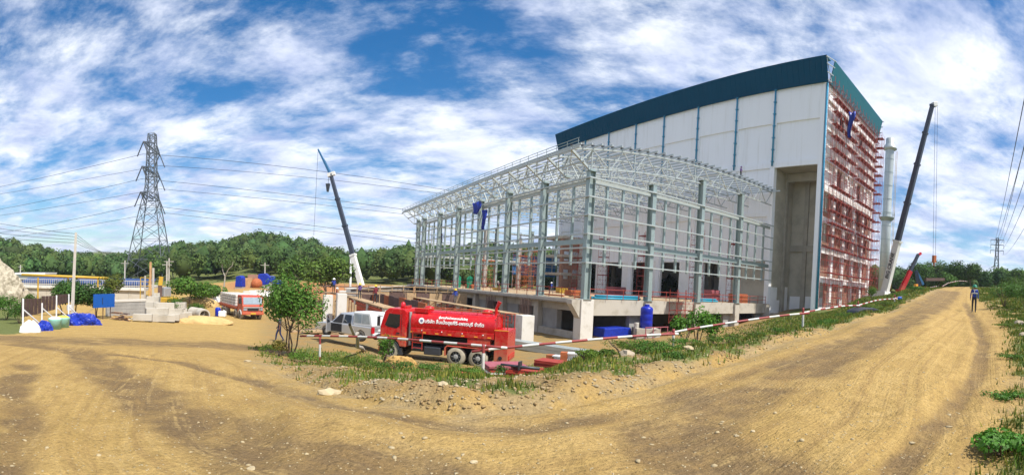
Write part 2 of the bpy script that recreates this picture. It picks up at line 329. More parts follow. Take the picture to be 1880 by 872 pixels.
TOE = [hit0(*p) for p in ((470, 662), (520, 683), (580, 704), (700, 733), (850, 750), (1000, 742), (1150, 713), (1300, 668), (1450, 625), (1600, 582), (1690, 547), (1728, 530))]
RVERGE = [hit0(*p) for p in ((1780, 872), (1795, 800), (1822, 720), (1838, 650), (1836, 605), (1815, 575), (1800, 556))]
TRK1 = [hit0(*p) for p in ((40, 633), (150, 645), (215, 690), (300, 745), (430, 808), (560, 850), (700, 868))] + [(.3, 3.2), (2.0, 3.6)] + [hit0(*p) for p in ((1230, 800), (1330, 740), (1450, 690), (1560, 640), (1640, 600), (1700, 566), (1745, 535))]
TRK2 = [hit0(*p) for p in ((90, 636), (330, 664), (470, 700), (620, 742), (800, 775), (1000, 782), (1160, 752), (1320, 700), (1480, 648), (1600, 603), (1700, 556))]
TRK3 = [hit0(*p) for p in ((0, 622), (180, 628), (330, 632), (480, 640))]
TRK4 = [hit0(*p) for p in ((5, 872), (35, 790), (25, 720), (50, 670))]
TRK5 = [hit0(*p) for p in ((1640, 872), (1730, 770), (1795, 690), (1806, 630), (1790, 590), (1772, 556))]
def zones(x, y):
    r = np.hypot(x, y); a = np.arctan2(x, y); px = 940 + F * a
    dt, st = seg_dist(x, y, TOE); w = fbm(x, y, .55, 4, 1)
    inner = (st > 0) & (px > 455) & (r > 4.5)           # on the verge side of the toe line
    dv, sv = seg_dist(x, y, RVERGE); outer = (sv < 0) & (px > 1500)
    berm = np.where(inner, np.clip(dt / .5, 0, 1), 0) * np.clip((px - 455) / 60, 0, 1)
    return dict(r=r, a=a, px=px, dt=dt, inner=inner, berm=berm, outer=np.where(outer, np.clip(dv / .8, 0, 1), 0), w=w)
def ground_z(x, y):
    x, y = np.asarray(x, float), np.asarray(y, float); z = base_z(x, y); q = zones(x, y); r = q['r']
    near = np.clip(1.6 - r / 60, .0, 1.)
    # berm: a low rubble bank with a crumbly step at its toe
    prof = np.clip(q['dt'] / .35, 0, 1) * np.exp(-np.maximum(q['dt'] - .8, 0) / 2.2)
    ditch = np.where(q['inner'], np.exp(-q['dt'] / .08), np.exp(-(q['dt'] / .55) ** 2)) * np.clip((q['px'] - 500) / 120, 0, 1) * np.clip((1500 - q['px']) / 200, 0, 1)
    bank = np.where(q['inner'], prof, 0) * np.clip((q['px'] - 480) / 120, 0, 1) * np.clip((1760 - q['px']) / 200, 0.15, 1)
    z = z - .11 * ditch * near + bank * (.15 + .34 * fbm(x, y, .9, 5, 2) + .16 * fbm(x, y, 3.5, 4, 1)) + q['berm'] * fbm(x, y, 1.6, 4, 3) * .16 * near
    z = z + q['outer'] * (.10 + .15 * fbm(x, y, .9, 4, 0)) * near
    road = (1 - q['berm']) * (1 - q['outer'])
    z = z + road * (fbm(x, y, .7, 3, 0) * .05 + fbm(x, y, 3.1, 3, 1) * .03) * near
    for T, dd, ww in ((TRK1, .05, .55), (TRK2, .05, .3), (TRK5, .06, .22), (TRK4, .05, .3)):
        d, _ = seg_dist(x, y, T); z = z - road * dd * np.exp(-(d / ww) ** 2) + road * dd * .5 * np.exp(-((d - 2 * ww) / (.6 * ww)) ** 2)
    return z
def gz(x, y): return float(ground_z(np.array([x]), np.array([y]))[0])
def gp(px, r, dz=0.):
    p = azr(px, r); p.z = gz(p.x, p.y) + dz; return p
def hit(px, py):
    p = hit0(px, py); return Vector((p[0], p[1], gz(p[0], p[1])))
def terrain():
    az = np.concatenate([np.arange(-180, -75, 3.), np.arange(-75, 75, .27), np.arange(75, 180.1, 3.)]); az[-1] = 180.
    rr = [.35]
    while rr[-1] < 2550: rr.append(rr[-1] * (1.0125 if rr[-1] < 75 else 1.05) + .012)
    rr = np.array([0.05] + rr); A, RR = np.meshgrid(np.radians(az), rr); X, Y = RR * np.sin(A), RR * np.cos(A); Z = ground_z(X, Y)
    nr, na = X.shape; V = np.stack([X, Y, Z], -1).reshape(-1, 3)
    I = (np.arange(nr - 1)[:, None] * na + np.arange(na - 1)[None, :]).ravel(); Q = np.stack([I, I + 1, I + na + 1, I + na], -1)[:, ::-1]
    q = zones(V[:, 0], V[:, 1]); r = q['r']; n1 = fbm(V[:, 0], V[:, 1], .35, 4, 0); n2 = fbm(V[:, 0], V[:, 1], 1.1, 4, 2)
    n3 = np.abs(fbm(V[:, 0], V[:, 1], .12, 3, 3))
    road = (1 - q['berm']) * (1 - q['outer'])
    grass = q['berm'] * np.clip((n2 + .02) * 6 + .5 + np.clip((q['px'] - 1100) / 400, 0, .6) + .25 - np.clip((1100 - q['px']) / 900, 0, .30) - np.exp(-q['dt'] / (.9 + np.clip((1150 - q['px']) / 250, 0, 2.2))) * 1.0, 0, 1) * np.clip((46 + 54 * np.clip((q['px'] - 1290) / 200, 0, 1) - r) / 14, 0, 1)
    sb_ = np.clip((q['px'] - 1290) / 230 + n2 * .8, 0, 1); grass = grass * (np.clip((30 - r) / 5, 0, 1) * (1 - sb_) + sb_)
    grass = np.maximum(grass, q['outer'] * np.clip(.8 + n2 * 4, 0, 1))
    far = np.clip((r - 118) / 10, 0, 1); grass = np.maximum(grass, far)
    lw = np.clip((60 - q['px']) / 40, 0, 1) * np.clip((r - 24) / 3, 0, 1); grass = np.maximum(grass, lw)
    bank = np.clip((r - 88) / 6, 0, 1) * np.clip((122 - r) / 6, 0, 1) * np.clip((q['px'] - 395) / 40, 0, 1) * (q['px'] < 1000)
    dark = 0
    for T, ww, s in ((TRK1, .50, .95), (TRK2, .20, .6), (TRK3, 1.3, .7), (TRK4, .32, .6), (TRK5, .15, .6)):
        d, _ = seg_dist(V[:, 0], V[:, 1], T); dark = np.maximum(dark, s * np.exp(-(d / (ww * (1 + .025 * r))) ** 2))
    dark = np.clip(dark * (1 + n2 * 2.2), 0, 1) * road
    pale = np.clip((r - 22) / 8, 0, 1) * (q['px'] < 700) * road * (1 - far)
    col = np.stack([dark, np.clip(grass, 0, 1), np.clip(pale, 0, 1), q['berm'] * (1 - far)], -1)
    col2 = np.stack([bank, np.clip(q['outer'] + np.exp(-(np.abs(q['dt'])) / 1.2) * (q['px'] > 450) * .6 + np.clip(.55 - q['dt'], 0, .5) , 0, 1), q['dt'] / 10., np.ones(len(V))], -1)
    isroad = (road.reshape(nr, na)[:-1, :-1] > .5) & (RR[:-1, :-1] < 85) & ((q['px'].reshape(nr, na)[:-1, :-1] > 500) | (RR[:-1, :-1] < 30)) & (RR[:-1, :-1] * 0 + 1 > 0)
    isroad = isroad.ravel()
    for nm, sel in (('dirt_road', isroad), ('ground', ~isroad)):
        f = Q[sel]; used = np.unique(f); mp = np.full(len(V), -1); mp[used] = np.arange(len(used)); f = mp[f]
        me = bpy.data.meshes.new(nm); me.vertices.add(len(used)); me.vertices.foreach_set('co', V[used].astype('f').ravel())
        me.loops.add(f.size); me.loops.foreach_set('vertex_index', f.ravel().astype('i')); me.polygons.add(len(f)); me.polygons.foreach_set('loop_start', np.arange(0, f.size, 4, dtype='i'))
        me.polygons.foreach_set('use_smooth', np.ones(len(f), bool)); me.update()
        for an, c in (('zone', col), ('zone2', col2)):
            at = me.color_attributes.new(an, 'FLOAT_COLOR', 'POINT'); at.data.foreach_set('color', c[used].astype('f').ravel())
        me.materials.append(ground_mat()); tag(obj(nm, me), None, None, kind='structure')
def ground_mat():
    if 'ground' in MATS: return MATS['ground']
    m = bpy.data.materials.new('ground'); m.use_nodes = True; MATS['ground'] = m
    n = m.node_tree.nodes; l = m.node_tree.links.new; b = n['Principled BSDF']; b.inputs['Roughness'].default_value = .95; b.inputs['Specular IOR Level'].default_value = .15
    g = n.new('ShaderNodeNewGeometry'); P = g.outputs['Position']
    def noise(s, d=5, r=.6):
        t = n.new('ShaderNodeTexNoise'); t.inputs['Scale'].default_value = s; t.inputs['Detail'].default_value = d; t.inputs['Roughness'].default_value = r; l(P, t.inputs['Vector']); return t.outputs['Fac']
    def rng_(v, a, b_, lo=0., hi=1.):
        t = n.new('ShaderNodeMapRange'); t.interpolation_type = 'SMOOTHSTEP'; l(v, t.inputs['Value']); t.inputs['From Min'].default_value = a; t.inputs['From Max'].default_value = b_; t.inputs['To Min'].default_value = lo; t.inputs['To Max'].default_value = hi; return t.outputs[0]
    def mix(f, a, b_, bt='MIX'):
        t = n.new('ShaderNodeMix'); t.data_type = 'RGBA'; t.blend_type = bt
        if isinstance(f, float): t.inputs['Factor'].default_value = f
        else: l(f, t.inputs['Factor'])
        for k, v in (('A', a), ('B', b_)):
            if isinstance(v, tuple): t.inputs[k].default_value = (*v, 1)
            else: l(v, t.inputs[k])
        return t.outputs['Result']
    def mth(op, a, b_):
        t = n.new('ShaderNodeMath'); t.operation = op
        for i, v in enumerate((a, b_)):
            if isinstance(v, float): t.inputs[i].default_value = v
            else: l(v, t.inputs[i])
        return t.outputs[0]
    def attr(nm):
        t = n.new('ShaderNodeAttribute'); t.attribute_name = nm; s = n.new('ShaderNodeSeparateColor'); l(t.outputs['Color'], s.inputs[0]); return s.outputs['Red'], s.outputs['Green'], s.outputs['Blue'], t.outputs['Alpha']
    dark, grass, pale, berm = attr('zone'); bank, gravel, flow, _ = attr('zone2')
    f1, f2, f3 = noise(.5), noise(3.5), noise(22., 4, .7)
    c = mix(rng_(f1, .35, .65), (.47, .315, .112), (.41, .268, .09))
    c = mix(rng_(f2, .42, .70), c, (.37, .245, .08))
    c = mix(mth('MULTIPLY', rng_(pale, 0., 1.), .8), c, mix(rng_(f2, .3, .7), (.50, .335, .112), (.42, .278, .09)))
    brk = rng_(noise(1.6, 6, .7), .3, .6)
    c = mix(mth('MULTIPLY', rng_(dark, .04, .55), mth('ADD', mth('MULTIPLY', brk, .55), .45)), c, mix(f3, (.165, .108, .05), (.21, .14, .068)))
    fl = n.new('ShaderNodeTexNoise'); fl.noise_dimensions = '2D'; fl.inputs['Scale'].default_value = 1.; fl.inputs['Detail'].default_value = 5; fl.inputs['Roughness'].default_value = .65
    fv = n.new('ShaderNodeCombineXYZ'); l(mth('MULTIPLY', flow, 42.), fv.inputs[0]); l(mth('MULTIPLY', f1, 5.), fv.inputs[1]); l(fv.outputs[0], fl.inputs['Vector'])
    c = mix(mth('MULTIPLY', rng_(fl.outputs['Fac'], .44, .70, 0., .55), mth('SUBTRACT', 1., berm)), c, (.28, .178, .068))
    c = mix(mth('MULTIPLY', rng_(fl.outputs['Fac'], .44, .28, 0., .5), mth('SUBTRACT', 1., berm)), c, (.50, .346, .138))
    fw = n.new('ShaderNodeCombineXYZ'); l(mth('MULTIPLY', flow, 260.), fw.inputs[0]); l(mth('MULTIPLY', f2, 6.), fw.inputs[1])
    fl2 = n.new('ShaderNodeTexNoise'); fl2.noise_dimensions = '2D'; fl2.inputs['Scale'].default_value = 1.; fl2.inputs['Detail'].default_value = 3; l(fw.outputs[0], fl2.inputs['Vector'])
    c = mix(mth('MULTIPLY', mth('MULTIPLY', rng_(fl2.outputs['Fac'], .52, .68, 0., .5), rng_(noise(.8, 3), .38, .66, .15, .9)), mth('SUBTRACT', 1., berm)), c, (.27, .18, .08))
    c = mix(mth('MULTIPLY', berm, .95), c, mix(rng_(noise(.9, 5), .35, .65), (.33, .20, .07), (.25, .19, .09)))
    c = mix(mth('MULTIPLY', gravel, rng_(noise(1.2, 5), .40, .62, 0., .55)), c, mix(f3, (.22, .175, .105), (.33, .27, .175)))
    c = mix(bank, c, (.42, .19, .08))
    gm = rng_(mth('ADD', mth('MULTIPLY', grass, .75), mth('MULTIPLY', noise(2.6, 6, .65), .45)), .42, .68)
    c = mix(gm, c, mix(f2, (.085, .115, .03), (.19, .20, .065)))
    v = n.new('ShaderNodeTexVoronoi'); v.inputs['Scale'].default_value = 9.; l(P, v.inputs['Vector']); 
    st = n.new('ShaderNodeMapRange'); l(v.outputs['Distance'], st.inputs['Value']); st.inputs['From Min'].default_value = .17; st.inputs['From Max'].default_value = .10
    sepc = n.new('ShaderNodeSeparateColor'); l(v.outputs['Color'], sepc.inputs[0])
    stone = mth('MULTIPLY', st.outputs[0], rng_(sepc.outputs['Red'], .72, .78))
    c = mix(mth('MULTIPLY', stone, .7), c, (.48, .39, .23))
    c = mix(.55, c, mix(f3, (.45, .45, .45), (1., 1., 1.)), 'MULTIPLY') if False else c
    hv = mix(rng_(f3, .25, .75), (.72, .72, .72), (1.12, 1.12, 1.12)); c = mix(1., c, hv, 'MULTIPLY')
    l(c, b.inputs['Base Color'])
    bp = n.new('ShaderNodeBump'); bp.inputs['Strength'].default_value = 1.; bp.inputs['Distance'].default_value = .06
    h = mth('ADD', mth('MULTIPLY', mth('MULTIPLY', fl2.outputs['Fac'], .28), mth('SUBTRACT', 1., berm)), mth('ADD', mth('MULTIPLY', noise(14., 6, .7), .7), mth('ADD', mth('MULTIPLY', f2, .6), mth('MULTIPLY', stone, .35)))); l(h, bp.inputs['Height']); l(bp.outputs[0], b.inputs['Normal'])
    return m
terrain()
# ================================================================== the plant: local frame, x = away to the right, y = away to the left
BX, BY, BROT = 7.90475, 51.19331, .51
BF = Matrix.Translation((BX, BY, 0)) @ rotz(BROT); BFI = BF.inverted()
def tolocal(p): return BFI @ Vector(p)
def onloc(px, py, axis, val):                    # pixel -> point on the vertical plane local x = val or local y = val
    o = BFI @ Vector((0, 0, EYE)); d = (BFI.to_3x3() @ Vector(ray(px, py))); k = 0 if axis == 'x' else 1
    return o + d * ((val - o[k]) / d[k])
SLAB = .14
# ---- boiler hall
X0, Y0, Y1, X1 = 37.87, -8.73, 60.6, 64.5
hall = thing('boiler_hall', 'tall white boiler house with a teal sheet metal parapet', 'building', (BX, BY, 0), BROT)
bays = [0.42, 8.2, 17.0, 25.7, 33.8, 42.6, 51.2, Y1 - .25]
TOP = 36.4
def hp(name, m, *b, **k): return MB().b2(*b).build(name, m, hall, **k)
for i, y in enumerate(bays):
    hp('pilaster', 'white_wall', X0, X0 + .9, y - .42, y + .42, -4.5 if i else -2.5, TOP)
hp('pilaster', 'white_wall', X0, X0 + .9, Y0, Y0 + .75, -1.5, TOP)
ed = [Y0 + .75] + [v for y in bays for v in (y - .42, y + .42)]
spans = [(ed[0], ed[1])] + [(ed[2 + 2 * i], ed[3 + 2 * i]) for i in range(len(bays) - 1)]
for i, (a, b) in enumerate(spans):
    hp('upper_panel', 'white_wall', X0 + .06, X0 + .5, a, b, 30.55, TOP)
    hp('wall_panel', 'white_wall', X0 + .30, X0 + .7, a, b, 24.0, 30.55)
    hp('wall_beam', 'white_wall', X0 + .06, X0 + .7, a, b, 23.05, 24.0)
    if i == 0: continue
    hp('wall_panel', 'white_wall', X0 + .30, X0 + .7, a, b, 15.6, 23.05)
    hp('wall_beam', 'white_wall', X0 + .1, X0 + .7, a, b, 14.9, 15.6)
    hp('wall_panel', 'white_wall', X0 + .30, X0 + .7, a, b, 7.3, 14.9)
doors = [None, (10.4, 14.1), (20.0, 25.0), (28.3, 33.2), (36.3, 41.8), (45.3, 49.5), None]
for (a, b), d in zip(spans[1:], doors):
    if d is None: hp('wall_panel', 'white_wall' if a > 20 else 'raw_plaster', X0 + .30, X0 + .7, a, b, SLAB, 7.3)
    else:
        hp('wall_panel', 'white_plaster', X0 + .18, X0 + .7, a, d[0], SLAB, 7.3); hp('wall_panel', 'white_plaster', X0 + .18, X0 + .7, d[1], b, SLAB, 7.3)
        hp('door_lintel', 'white_plaster', X0 + .12, X0 + .75, d[0], d[1], 7.0, 7.3)
# recess bay at the near corner, raw cement render inside
rx = X0 + 7.2
hp('recess_side_wall', 'raw_plaster', X0 + .9, rx, -.02, .5, -2.2, 23.0)
hp('recess_back_wall', 'raw_plaster', rx, rx + .4, Y0 + .5, .5, -2.2, 23.0)
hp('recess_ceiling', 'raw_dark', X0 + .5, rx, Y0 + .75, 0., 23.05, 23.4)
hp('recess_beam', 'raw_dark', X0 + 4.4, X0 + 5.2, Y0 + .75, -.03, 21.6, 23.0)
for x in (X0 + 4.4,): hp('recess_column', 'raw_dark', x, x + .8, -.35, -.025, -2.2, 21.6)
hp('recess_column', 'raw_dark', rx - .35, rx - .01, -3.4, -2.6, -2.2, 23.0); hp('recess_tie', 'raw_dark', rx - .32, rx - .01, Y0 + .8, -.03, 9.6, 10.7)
hp('primer_patch', 'white_plaster', X0 + .9, X0 + 3.0, -.045, -.021, -2.2, 3.0); hp('primer_patch', 'white_plaster', X0 + 3.0, X0 + 4.0, -.045, -.021, -2.2, .8)
hp('primer_patch', 'white_plaster', rx - .035, rx - .012, -2.5, -.4, -2.2, 1.6); hp('primer_patch', 'white_plaster', rx - .035, rx - .012, Y0 + .8, -3.5, -2.2, 1.7)
hp('primer_patch', 'white_plaster', X0 - .03, X0 - .004, .02, .78, -2.2, 3.4); hp('primer_patch', 'white_plaster', X0 + 5.25, rx - .36, -.045, -.021, -2.2, 3.2)
hp('recess_plinth', 'concrete', X0 + .9, rx, Y0 + .4, 0, -3.2, -1.35)
# end face: frame of white columns and floor beams, brick infill, window openings
cols = [X0 + .95 + i * 5.05 for i in range(6)]
floors = [-.5, 4.6, 9.4, 14.4, 19.6, 24.6, 29.6, 34.6, TOP]
for x in cols: hp('end_column', 'white_plaster', x - .55, x + .55, Y0 + .0, Y0 + .72, -1.5, TOP)
for k, z in enumerate(floors):
    for a, b in zip(cols, cols[1:]):
        hp('floor_beam', 'white_plaster', a + .55, b - .55, Y0 + .05, Y0 + .7, z - .5, z + .5)
for k in range(len(floors) - 1):
    z0, z1 = floors[k] + .5, floors[k + 1] - .5
    for i, (a, b) in enumerate(zip(cols, cols[1:])):
        a_, b_ = a + .55, b - .55; w = b_ - a_; yb = (Y0 + .38, Y0 + .62); m = 'white_plaster' if k >= 4 else 'brick'
        if k == 0 and i == 0:
            hp('infill', m, a_, a_ + .5, *yb, z0, z1); hp('infill', m, b_ - 1.1, b_, *yb, z0, z1)
        elif (k in (2, 3) and i % 2 == 0) or (k in (4, 6) and i in (1, 3)) or (k == 3):
            hp('infill', m, a_, b_, *yb, z0, z0 + 1.0); hp('infill', m, a_, a_ + .9, *yb, z0 + 1.0, z1); hp('infill', m, b_ - .9, b_, *yb, z0 + 1.0, z1)
            fr = MB().b2(a_ + .9, b_ - .9, Y0 + .48, Y0 + .54, z0 + 1.0, z0 + 1.08).b2(a_ + .9, b_ - .9, Y0 + .48, Y0 + .54, z1 - .08, z1).b2((a_ + b_) / 2 - .04, (a_ + b_) / 2 + .04, Y0 + .48, Y0 + .54, z0 + 1, z1).build('window_frame', 'steel_white', hall)
        else: hp('infill', m, a_, b_, *yb, z0, z1)
hp('far_wall', 'white_wall', X1 - .4, X1, Y0 + .3, Y1, -2, TOP); hp('rear_wall', 'white_wall', X0 + .9, X1 - .4, Y1 - .4, Y1, -4, TOP)
hp('roof', 'concrete_grey', X0 + .55, X1 - .05, Y0 + .1, Y1 - .05, TOP + .02, TOP + .4); hp('hall_floor', 'concrete', X0 + .75, X1 - .4, .6, Y1 - .4, -.4, SLAB)
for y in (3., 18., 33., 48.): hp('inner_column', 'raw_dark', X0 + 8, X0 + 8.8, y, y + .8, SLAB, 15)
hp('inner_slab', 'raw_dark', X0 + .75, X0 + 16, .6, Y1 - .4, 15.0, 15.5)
# parapet: folded teal sheets, outward-leaning on the long side
n = 70; seg = (Y1 + 2.0 - (Y0 - .5)) / n
for i in range(n):
    y = Y0 - .5 + i * seg
    MB().prism([(X0 - .25, 36.25), (X0 - 1.35, 39.85), (X0 - 1.22, 39.9), (X0 - .1, 36.25)], y + .012, y + seg - .012).build('parapet_sheet', 'teal_shaded', hall)
MB().b2(X0 - .4, X0 - .02, Y0 - .45, Y1 + 1.9, 36.12, 36.24).build('parapet_flashing', 'teal_shaded', hall)
MB().b2(X0 - 1.2, X0 + .6, Y0 - .42, Y1 + 1.9, 39.75, 39.83).build('parapet_coping', 'teal_sunlit', hall)
n = 40; xs = X0 + .95; seg = (X1 + .9 - xs) / n
for i in range(n):
    x = xs + i * seg; MB().prism([(Y0 - .30, 36.3), (Y0 - 1.05, 39.85), (Y0 - .92, 39.9), (Y0 - .15, 36.3)], x + .012, x + seg - .012, 'X').build('parapet_sheet', 'teal_sunlit', hall)
fr = MB()
for z in (36.4, 37.5, 38.7, 39.7): fr.bar((X0 - .2 - .3 * (z - 36), Y0 - .5, z), (xs, Y0 - .3 - .18 * (z - 34.6), z), .12)
fr.bar((X0 - 1.3, Y0 - .45, 39.7), (xs, Y0 - .6, 36.4), .1).build('parapet_frame', 'galv_light', hall)
for z in (35.0, 36.2, 37.4, 38.6, 39.7): MB().bar((X1 + .9, Y0 - .4 - .18 * (z - 34.6), z), (X1 + 1.6, Y0 + .6, z), .14).build('parapet_end_bar', 'galv_light', hall)
# downpipes with brackets
for i, y in enumerate(bays):
    dp = MB().tube((X0 - .2, y - .05, 23.3 if i < 3 else 20.5), (X0 - .2, y - .05, 36.3), .15, n=8).build('downpipe', 'blue_pipe', hall, True)
    for z in range(24, 37, 2): MB().b2(X0 - .36, X0 - .01, y - .32, y + .2, z, z + .12).build('pipe_bracket', 'blue_pipe', dp)
MB().tube((X0 + .25, Y0 - .25, -1.2), (X0 + .25, Y0 - .25, 36.2), .2, n=8).build('corner_downpipe', 'blue_pipe', hall, True)
# ---- concrete podium
pod = thing('concrete_podium', 'raised raw concrete podium with dark openings under the steel frame', 'podium', (BX, BY, 0), BROT)
def pp(name, m, *b): return MB().b2(*b).build(name, m, pod)
PE = 60.5
pp('floor_slab', 'slab_floor', .02, X0 - .02, .02, PE, SLAB - .35, SLAB)
pp('edge_slab', 'concrete', -1.3, .0, 0.4, PE, -.32, SLAB - .03)
for j in range(4):
    xa, xb = j * 9.47 + .55, (j + 1) * 9.47 - .55
    pp('edge_beam', 'concrete', xa, xb, -.02, .5, -1.42 if j else -1.6, SLAB + .02)
for j in range(5):
    x = j * 9.47; w = .55
    if j == 4: x -= .4
    if j == 0: continue
    pp('pillar', 'concrete', x - w, x + w, -.35, .75, -4.5, SLAB - .02)
    pp('pillar', 'concrete_grey', x - 2.2, x - w - .002, .6, 1.2, -4.5, -1.45)
MB().prism([(-.75, -4.6), (.95, -4.6), (.95, .16), (-.75, .16)], -.4, .9).build('pillar', 'concrete_pale', pod, bevel=.03)
MB().prism([(-1.9, -.35), (-.751, -1.9), (-.751, .1), (-1.9, .1)], -.2, .7).build('corner_bracket', 'concrete', pod)
for j in range(7):
    y = j * 9.05
    if j: pp('pillar', 'concrete', -.5, .6, y - .5, y + .5, -4.6, -.36); pp('pillar', 'concrete_grey', .2, .9, y - 3.6, y - .52, -4.6, -1.0)
    if j < 6: pp('edge_beam', 'concrete', .05, .55, y + .92, y + 8.5, -1.25, -.36); pp('low_wall', 'concrete', -.35, .1, y + .92, y + 8.5, -4.6, -3.5)
for i in range(int((PE - 1) / .45)):          # starter bars along the slab edge
    pass
MB().b2(.3, 30, 12, 12.3, -4.5, -.4).build('basement_wall', 'concrete_grey', pod); MB().b2(11, 11.3, .9, 40, -4.5, -.4).build('basement_wall', 'concrete_grey', pod)
sb = MB()
for i in range(150):
    y = .8 + i * .39; sb.tube((-1.31, y, -.26), (-1.55, y, -.2), .022, n=4)
o = sb.build('starter_bars', 'rust_sheet', pod); o['kind'] = 'stuff'
pp('rear_wall', 'concrete_grey', .6, X0 - .5, PE - .5, PE - .1, -4.6, -.4)
# ---- steel frame hall
sh = thing('steel_frame_hall', 'bare galvanised steel frame hall with open roof trusses on the podium', 'steel frame', (BX, BY, SLAB), BROT)
SH = SLAB
def sp(name, m, mb): return mb.build(name, m, sh)
def hcol(x, y, z0, z1, along):
    m = MB()
    if along == 'y': m.b2(x - .42, x - .36, y - .3, y + .3, z0, z1).b2(x + .36, x + .42, y - .3, y + .3, z0, z1).b2(x - .36, x + .36, y - .03, y + .03, z0, z1)
    else: m.b2(x - .3, x + .3, y - .42, y - .36, z0, z1).b2(x - .3, x + .3, y + .36, y + .42, z0, z1).b2(x - .03, x + .03, y - .36, y + .36, z0, z1)
    return m.b2(x - .55, x + .55, y - .5, y + .5, z0 - .001, z0 + .07).b2(x - .5, x + .5, y - .45, y + .45, z1, z1 + .07)
EV = 12.9
ycols = [0, 9.05, 18.1, 27.1, 36.0, 45.1, 54.3, 58.2]; xcols = [9.47, 18.94, 28.4]
for y in ycols: sp('column', 'galv', hcol(0, y, 0, 13.7, 'y'))
for x in xcols: sp('column', 'galv', hcol(x, 0, 0, 13.9 if x < 10 else 16.4, 'x')); sp('column', 'galv', hcol(x, 58.2, 0, 13.7, 'x'))
for a, b in zip(ycols, ycols[1:]):
    sp('eave_beam', 'galv_light', MB().b2(-.12, .12, a + .43, b - .43, EV - .45, EV)); sp('mid_beam', 'galv', MB().b2(-.15, .15, a + .43, b - .43, 6.0, 6.55))
xx = [0] + xcols + [X0 - .05]
for a, b in zip(xx, xx[1:]):
    sp('eave_beam', 'galv_light', MB().b2(a + .43, b - .43, -.12, .12, EV - .45, EV)); sp('mid_beam', 'galv', MB().b2(a + .43, b - .43, -.15, .15, 6.0, 6.55))
    sp('mid_beam', 'galv_light', MB().b2(a + .43, b - .43, 58.05, 58.3, 6.0, 6.5)); sp('eave_beam', 'galv_light', MB().b2(a + .43, b - .43, 58.05, 58.3, EV - .4, EV))
for a, b in zip(ycols, ycols[1:]):
    if b - a < 5: continue
    for t in (1 / 3, 2 / 3): y = a + (b - a) * t; sp('wind_post', 'galv', MB().b2(-.13, .13, y - .13, y + .13, 3.7, EV - .46))
for a, b in zip(xx, xx[1:]):
    for t in (.25, .5, .75):
        x = a + (b - a) * t; sp('wind_post', 'galv', MB().b2(x - .13, x + .13, -.13, .13, 3.7, EV - .46)); 
    for t in (.33, .66): x = a + (b - a) * t; sp('wind_post', 'galv_light', MB().b2(x - .1, x + .1, 58.1, 58.3, 3.7, EV - .46))
for z in (3.98, 5.55, 7.05, 9.05, 11.0, 13.0):
    sp('girt', 'galv_light', MB().b2(-.64, -.43, -.6, 58.7, z - .1, z + .05)); sp('girt', 'galv_light', MB().b2(-.6, X0 - .1, -.64, -.43, z - .1, z + .05))
    if z < 12: sp('girt', 'galv_light', MB().b2(-.4, X0 - .1, 58.63, 58.8, z - .1, z + .05))
def zt(x): return 15.75 + 3.0 * (1 - (max(0., 38 - x) / 40.8) ** 2.6) - SH
def zb(x): return zt(x) - 2.15
tn = 22; txs = [-2.9 + i * (X0 + 2.5) / tn for i in range(tn + 1)]
def truss(y, full=True):
    t = thing_part('roof_truss', y)
    top = MB(); bot = MB(); web = MB()
    for a, b in zip(txs, txs[1:]): top.bar((a, y, zt(a)), (b, y, zt(b)), .16)
    bx = [x for x in txs if x >= -.3]; bx[0] = 0.
    for a, b in zip(bx, bx[1:]): bot.bar((a, y, zb(a)), (b, y, zb(b)), .15)
    for i, (a, b) in enumerate(zip(bx, bx[1:])):
        if i % 2: web.bar((a, y, zb(a)), (b, y, zt(b)), .09)
        else: web.bar((a, y, zt(a)), (b, y, zb(b)), .09)
        if i % 3 == 0: web.bar((a, y, zb(a)), (a, y, zt(a)), .09)
    web.bar((0, y, 13.75), (-2.85, y, zt(-2.85)), .24).bar((-1.4, y, 14.6), (0, y, zt(0)), .1)
    top.build('top_chord', 'galv_light', t); bot.build('bottom_chord', 'galv_light', t); web.build('web_members', 'galv_light', t)
def thing_part(name, y):
    m = MB().b2(-.3, .3, y - .3, y + .3, 13.72, 13.95); return m.build(name, 'galv', sh)
for y in ycols[:-1] + [4.5, 13.6, 22.6, 31.5, 40.6, 49.7, 58.2]: truss(y)
for i in range(30):
    x = -2.7 + i * (X0 + 2.3) / 29; sp('purlin', 'galv_light', MB().b2(x - .06, x + .06, -1.6, 61.5, zt(x) + .1, zt(x) + .3))
    MBc = MB().b2(x - .16, x + .16, -.14, .14, zt(x) + .3, zt(x) + .42); sp('purlin_clip', 'dark_metal', MBc)
# eave lattice girder on the long side and at the overhang end
lat = MB(); yy = [-.2 + i * 2.26 for i in range(27)]
for i, (a, b) in enumerate(zip(yy, yy[1:])):
    lat.bar((-.1, a, 13.2 if i % 2 else zt(0) - .1), (-.1, b, zt(0) - .1 if i % 2 else 13.2), .09)
    lat.bar((-2.85, a, zt(-2.85)), (-1.4, b, 14.5), .07)
lat.build('eave_lattice', 'galv_light', sh)
for p, q in (((-2.85, -1.6), (-2.85, 61.6)), ((-1.4, -.5), (-1.4, 61.6))):
    z = zt(-2.85) - .1 if p[0] < -2 else 14.5; sp('eave_chord', 'galv_light', MB().bar((*p, z), (*q, z), .16))
ends = MB().bar((0, 61.5, 13.3), (-2.9, 61.5, zt(-2.9)), .14).bar((0, 61.5, 13.3), (0, 61.5, zt(0)), .12).bar((-2.9, 61.5, zt(-2.9)), (0, 61.5, zt(0)), .12).bar((0, 58.2, 13.4), (0, 61.5, 13.3), .14)
sp('overhang_frame', 'galv_light', ends)
hr = MB()
for i in range(33): hr.tube((-2.95, -1.4 + i * 1.95, zt(-2.9) + .2), (-2.95, -1.4 + i * 1.95, zt(-2.9) + .8), .035, n=5)
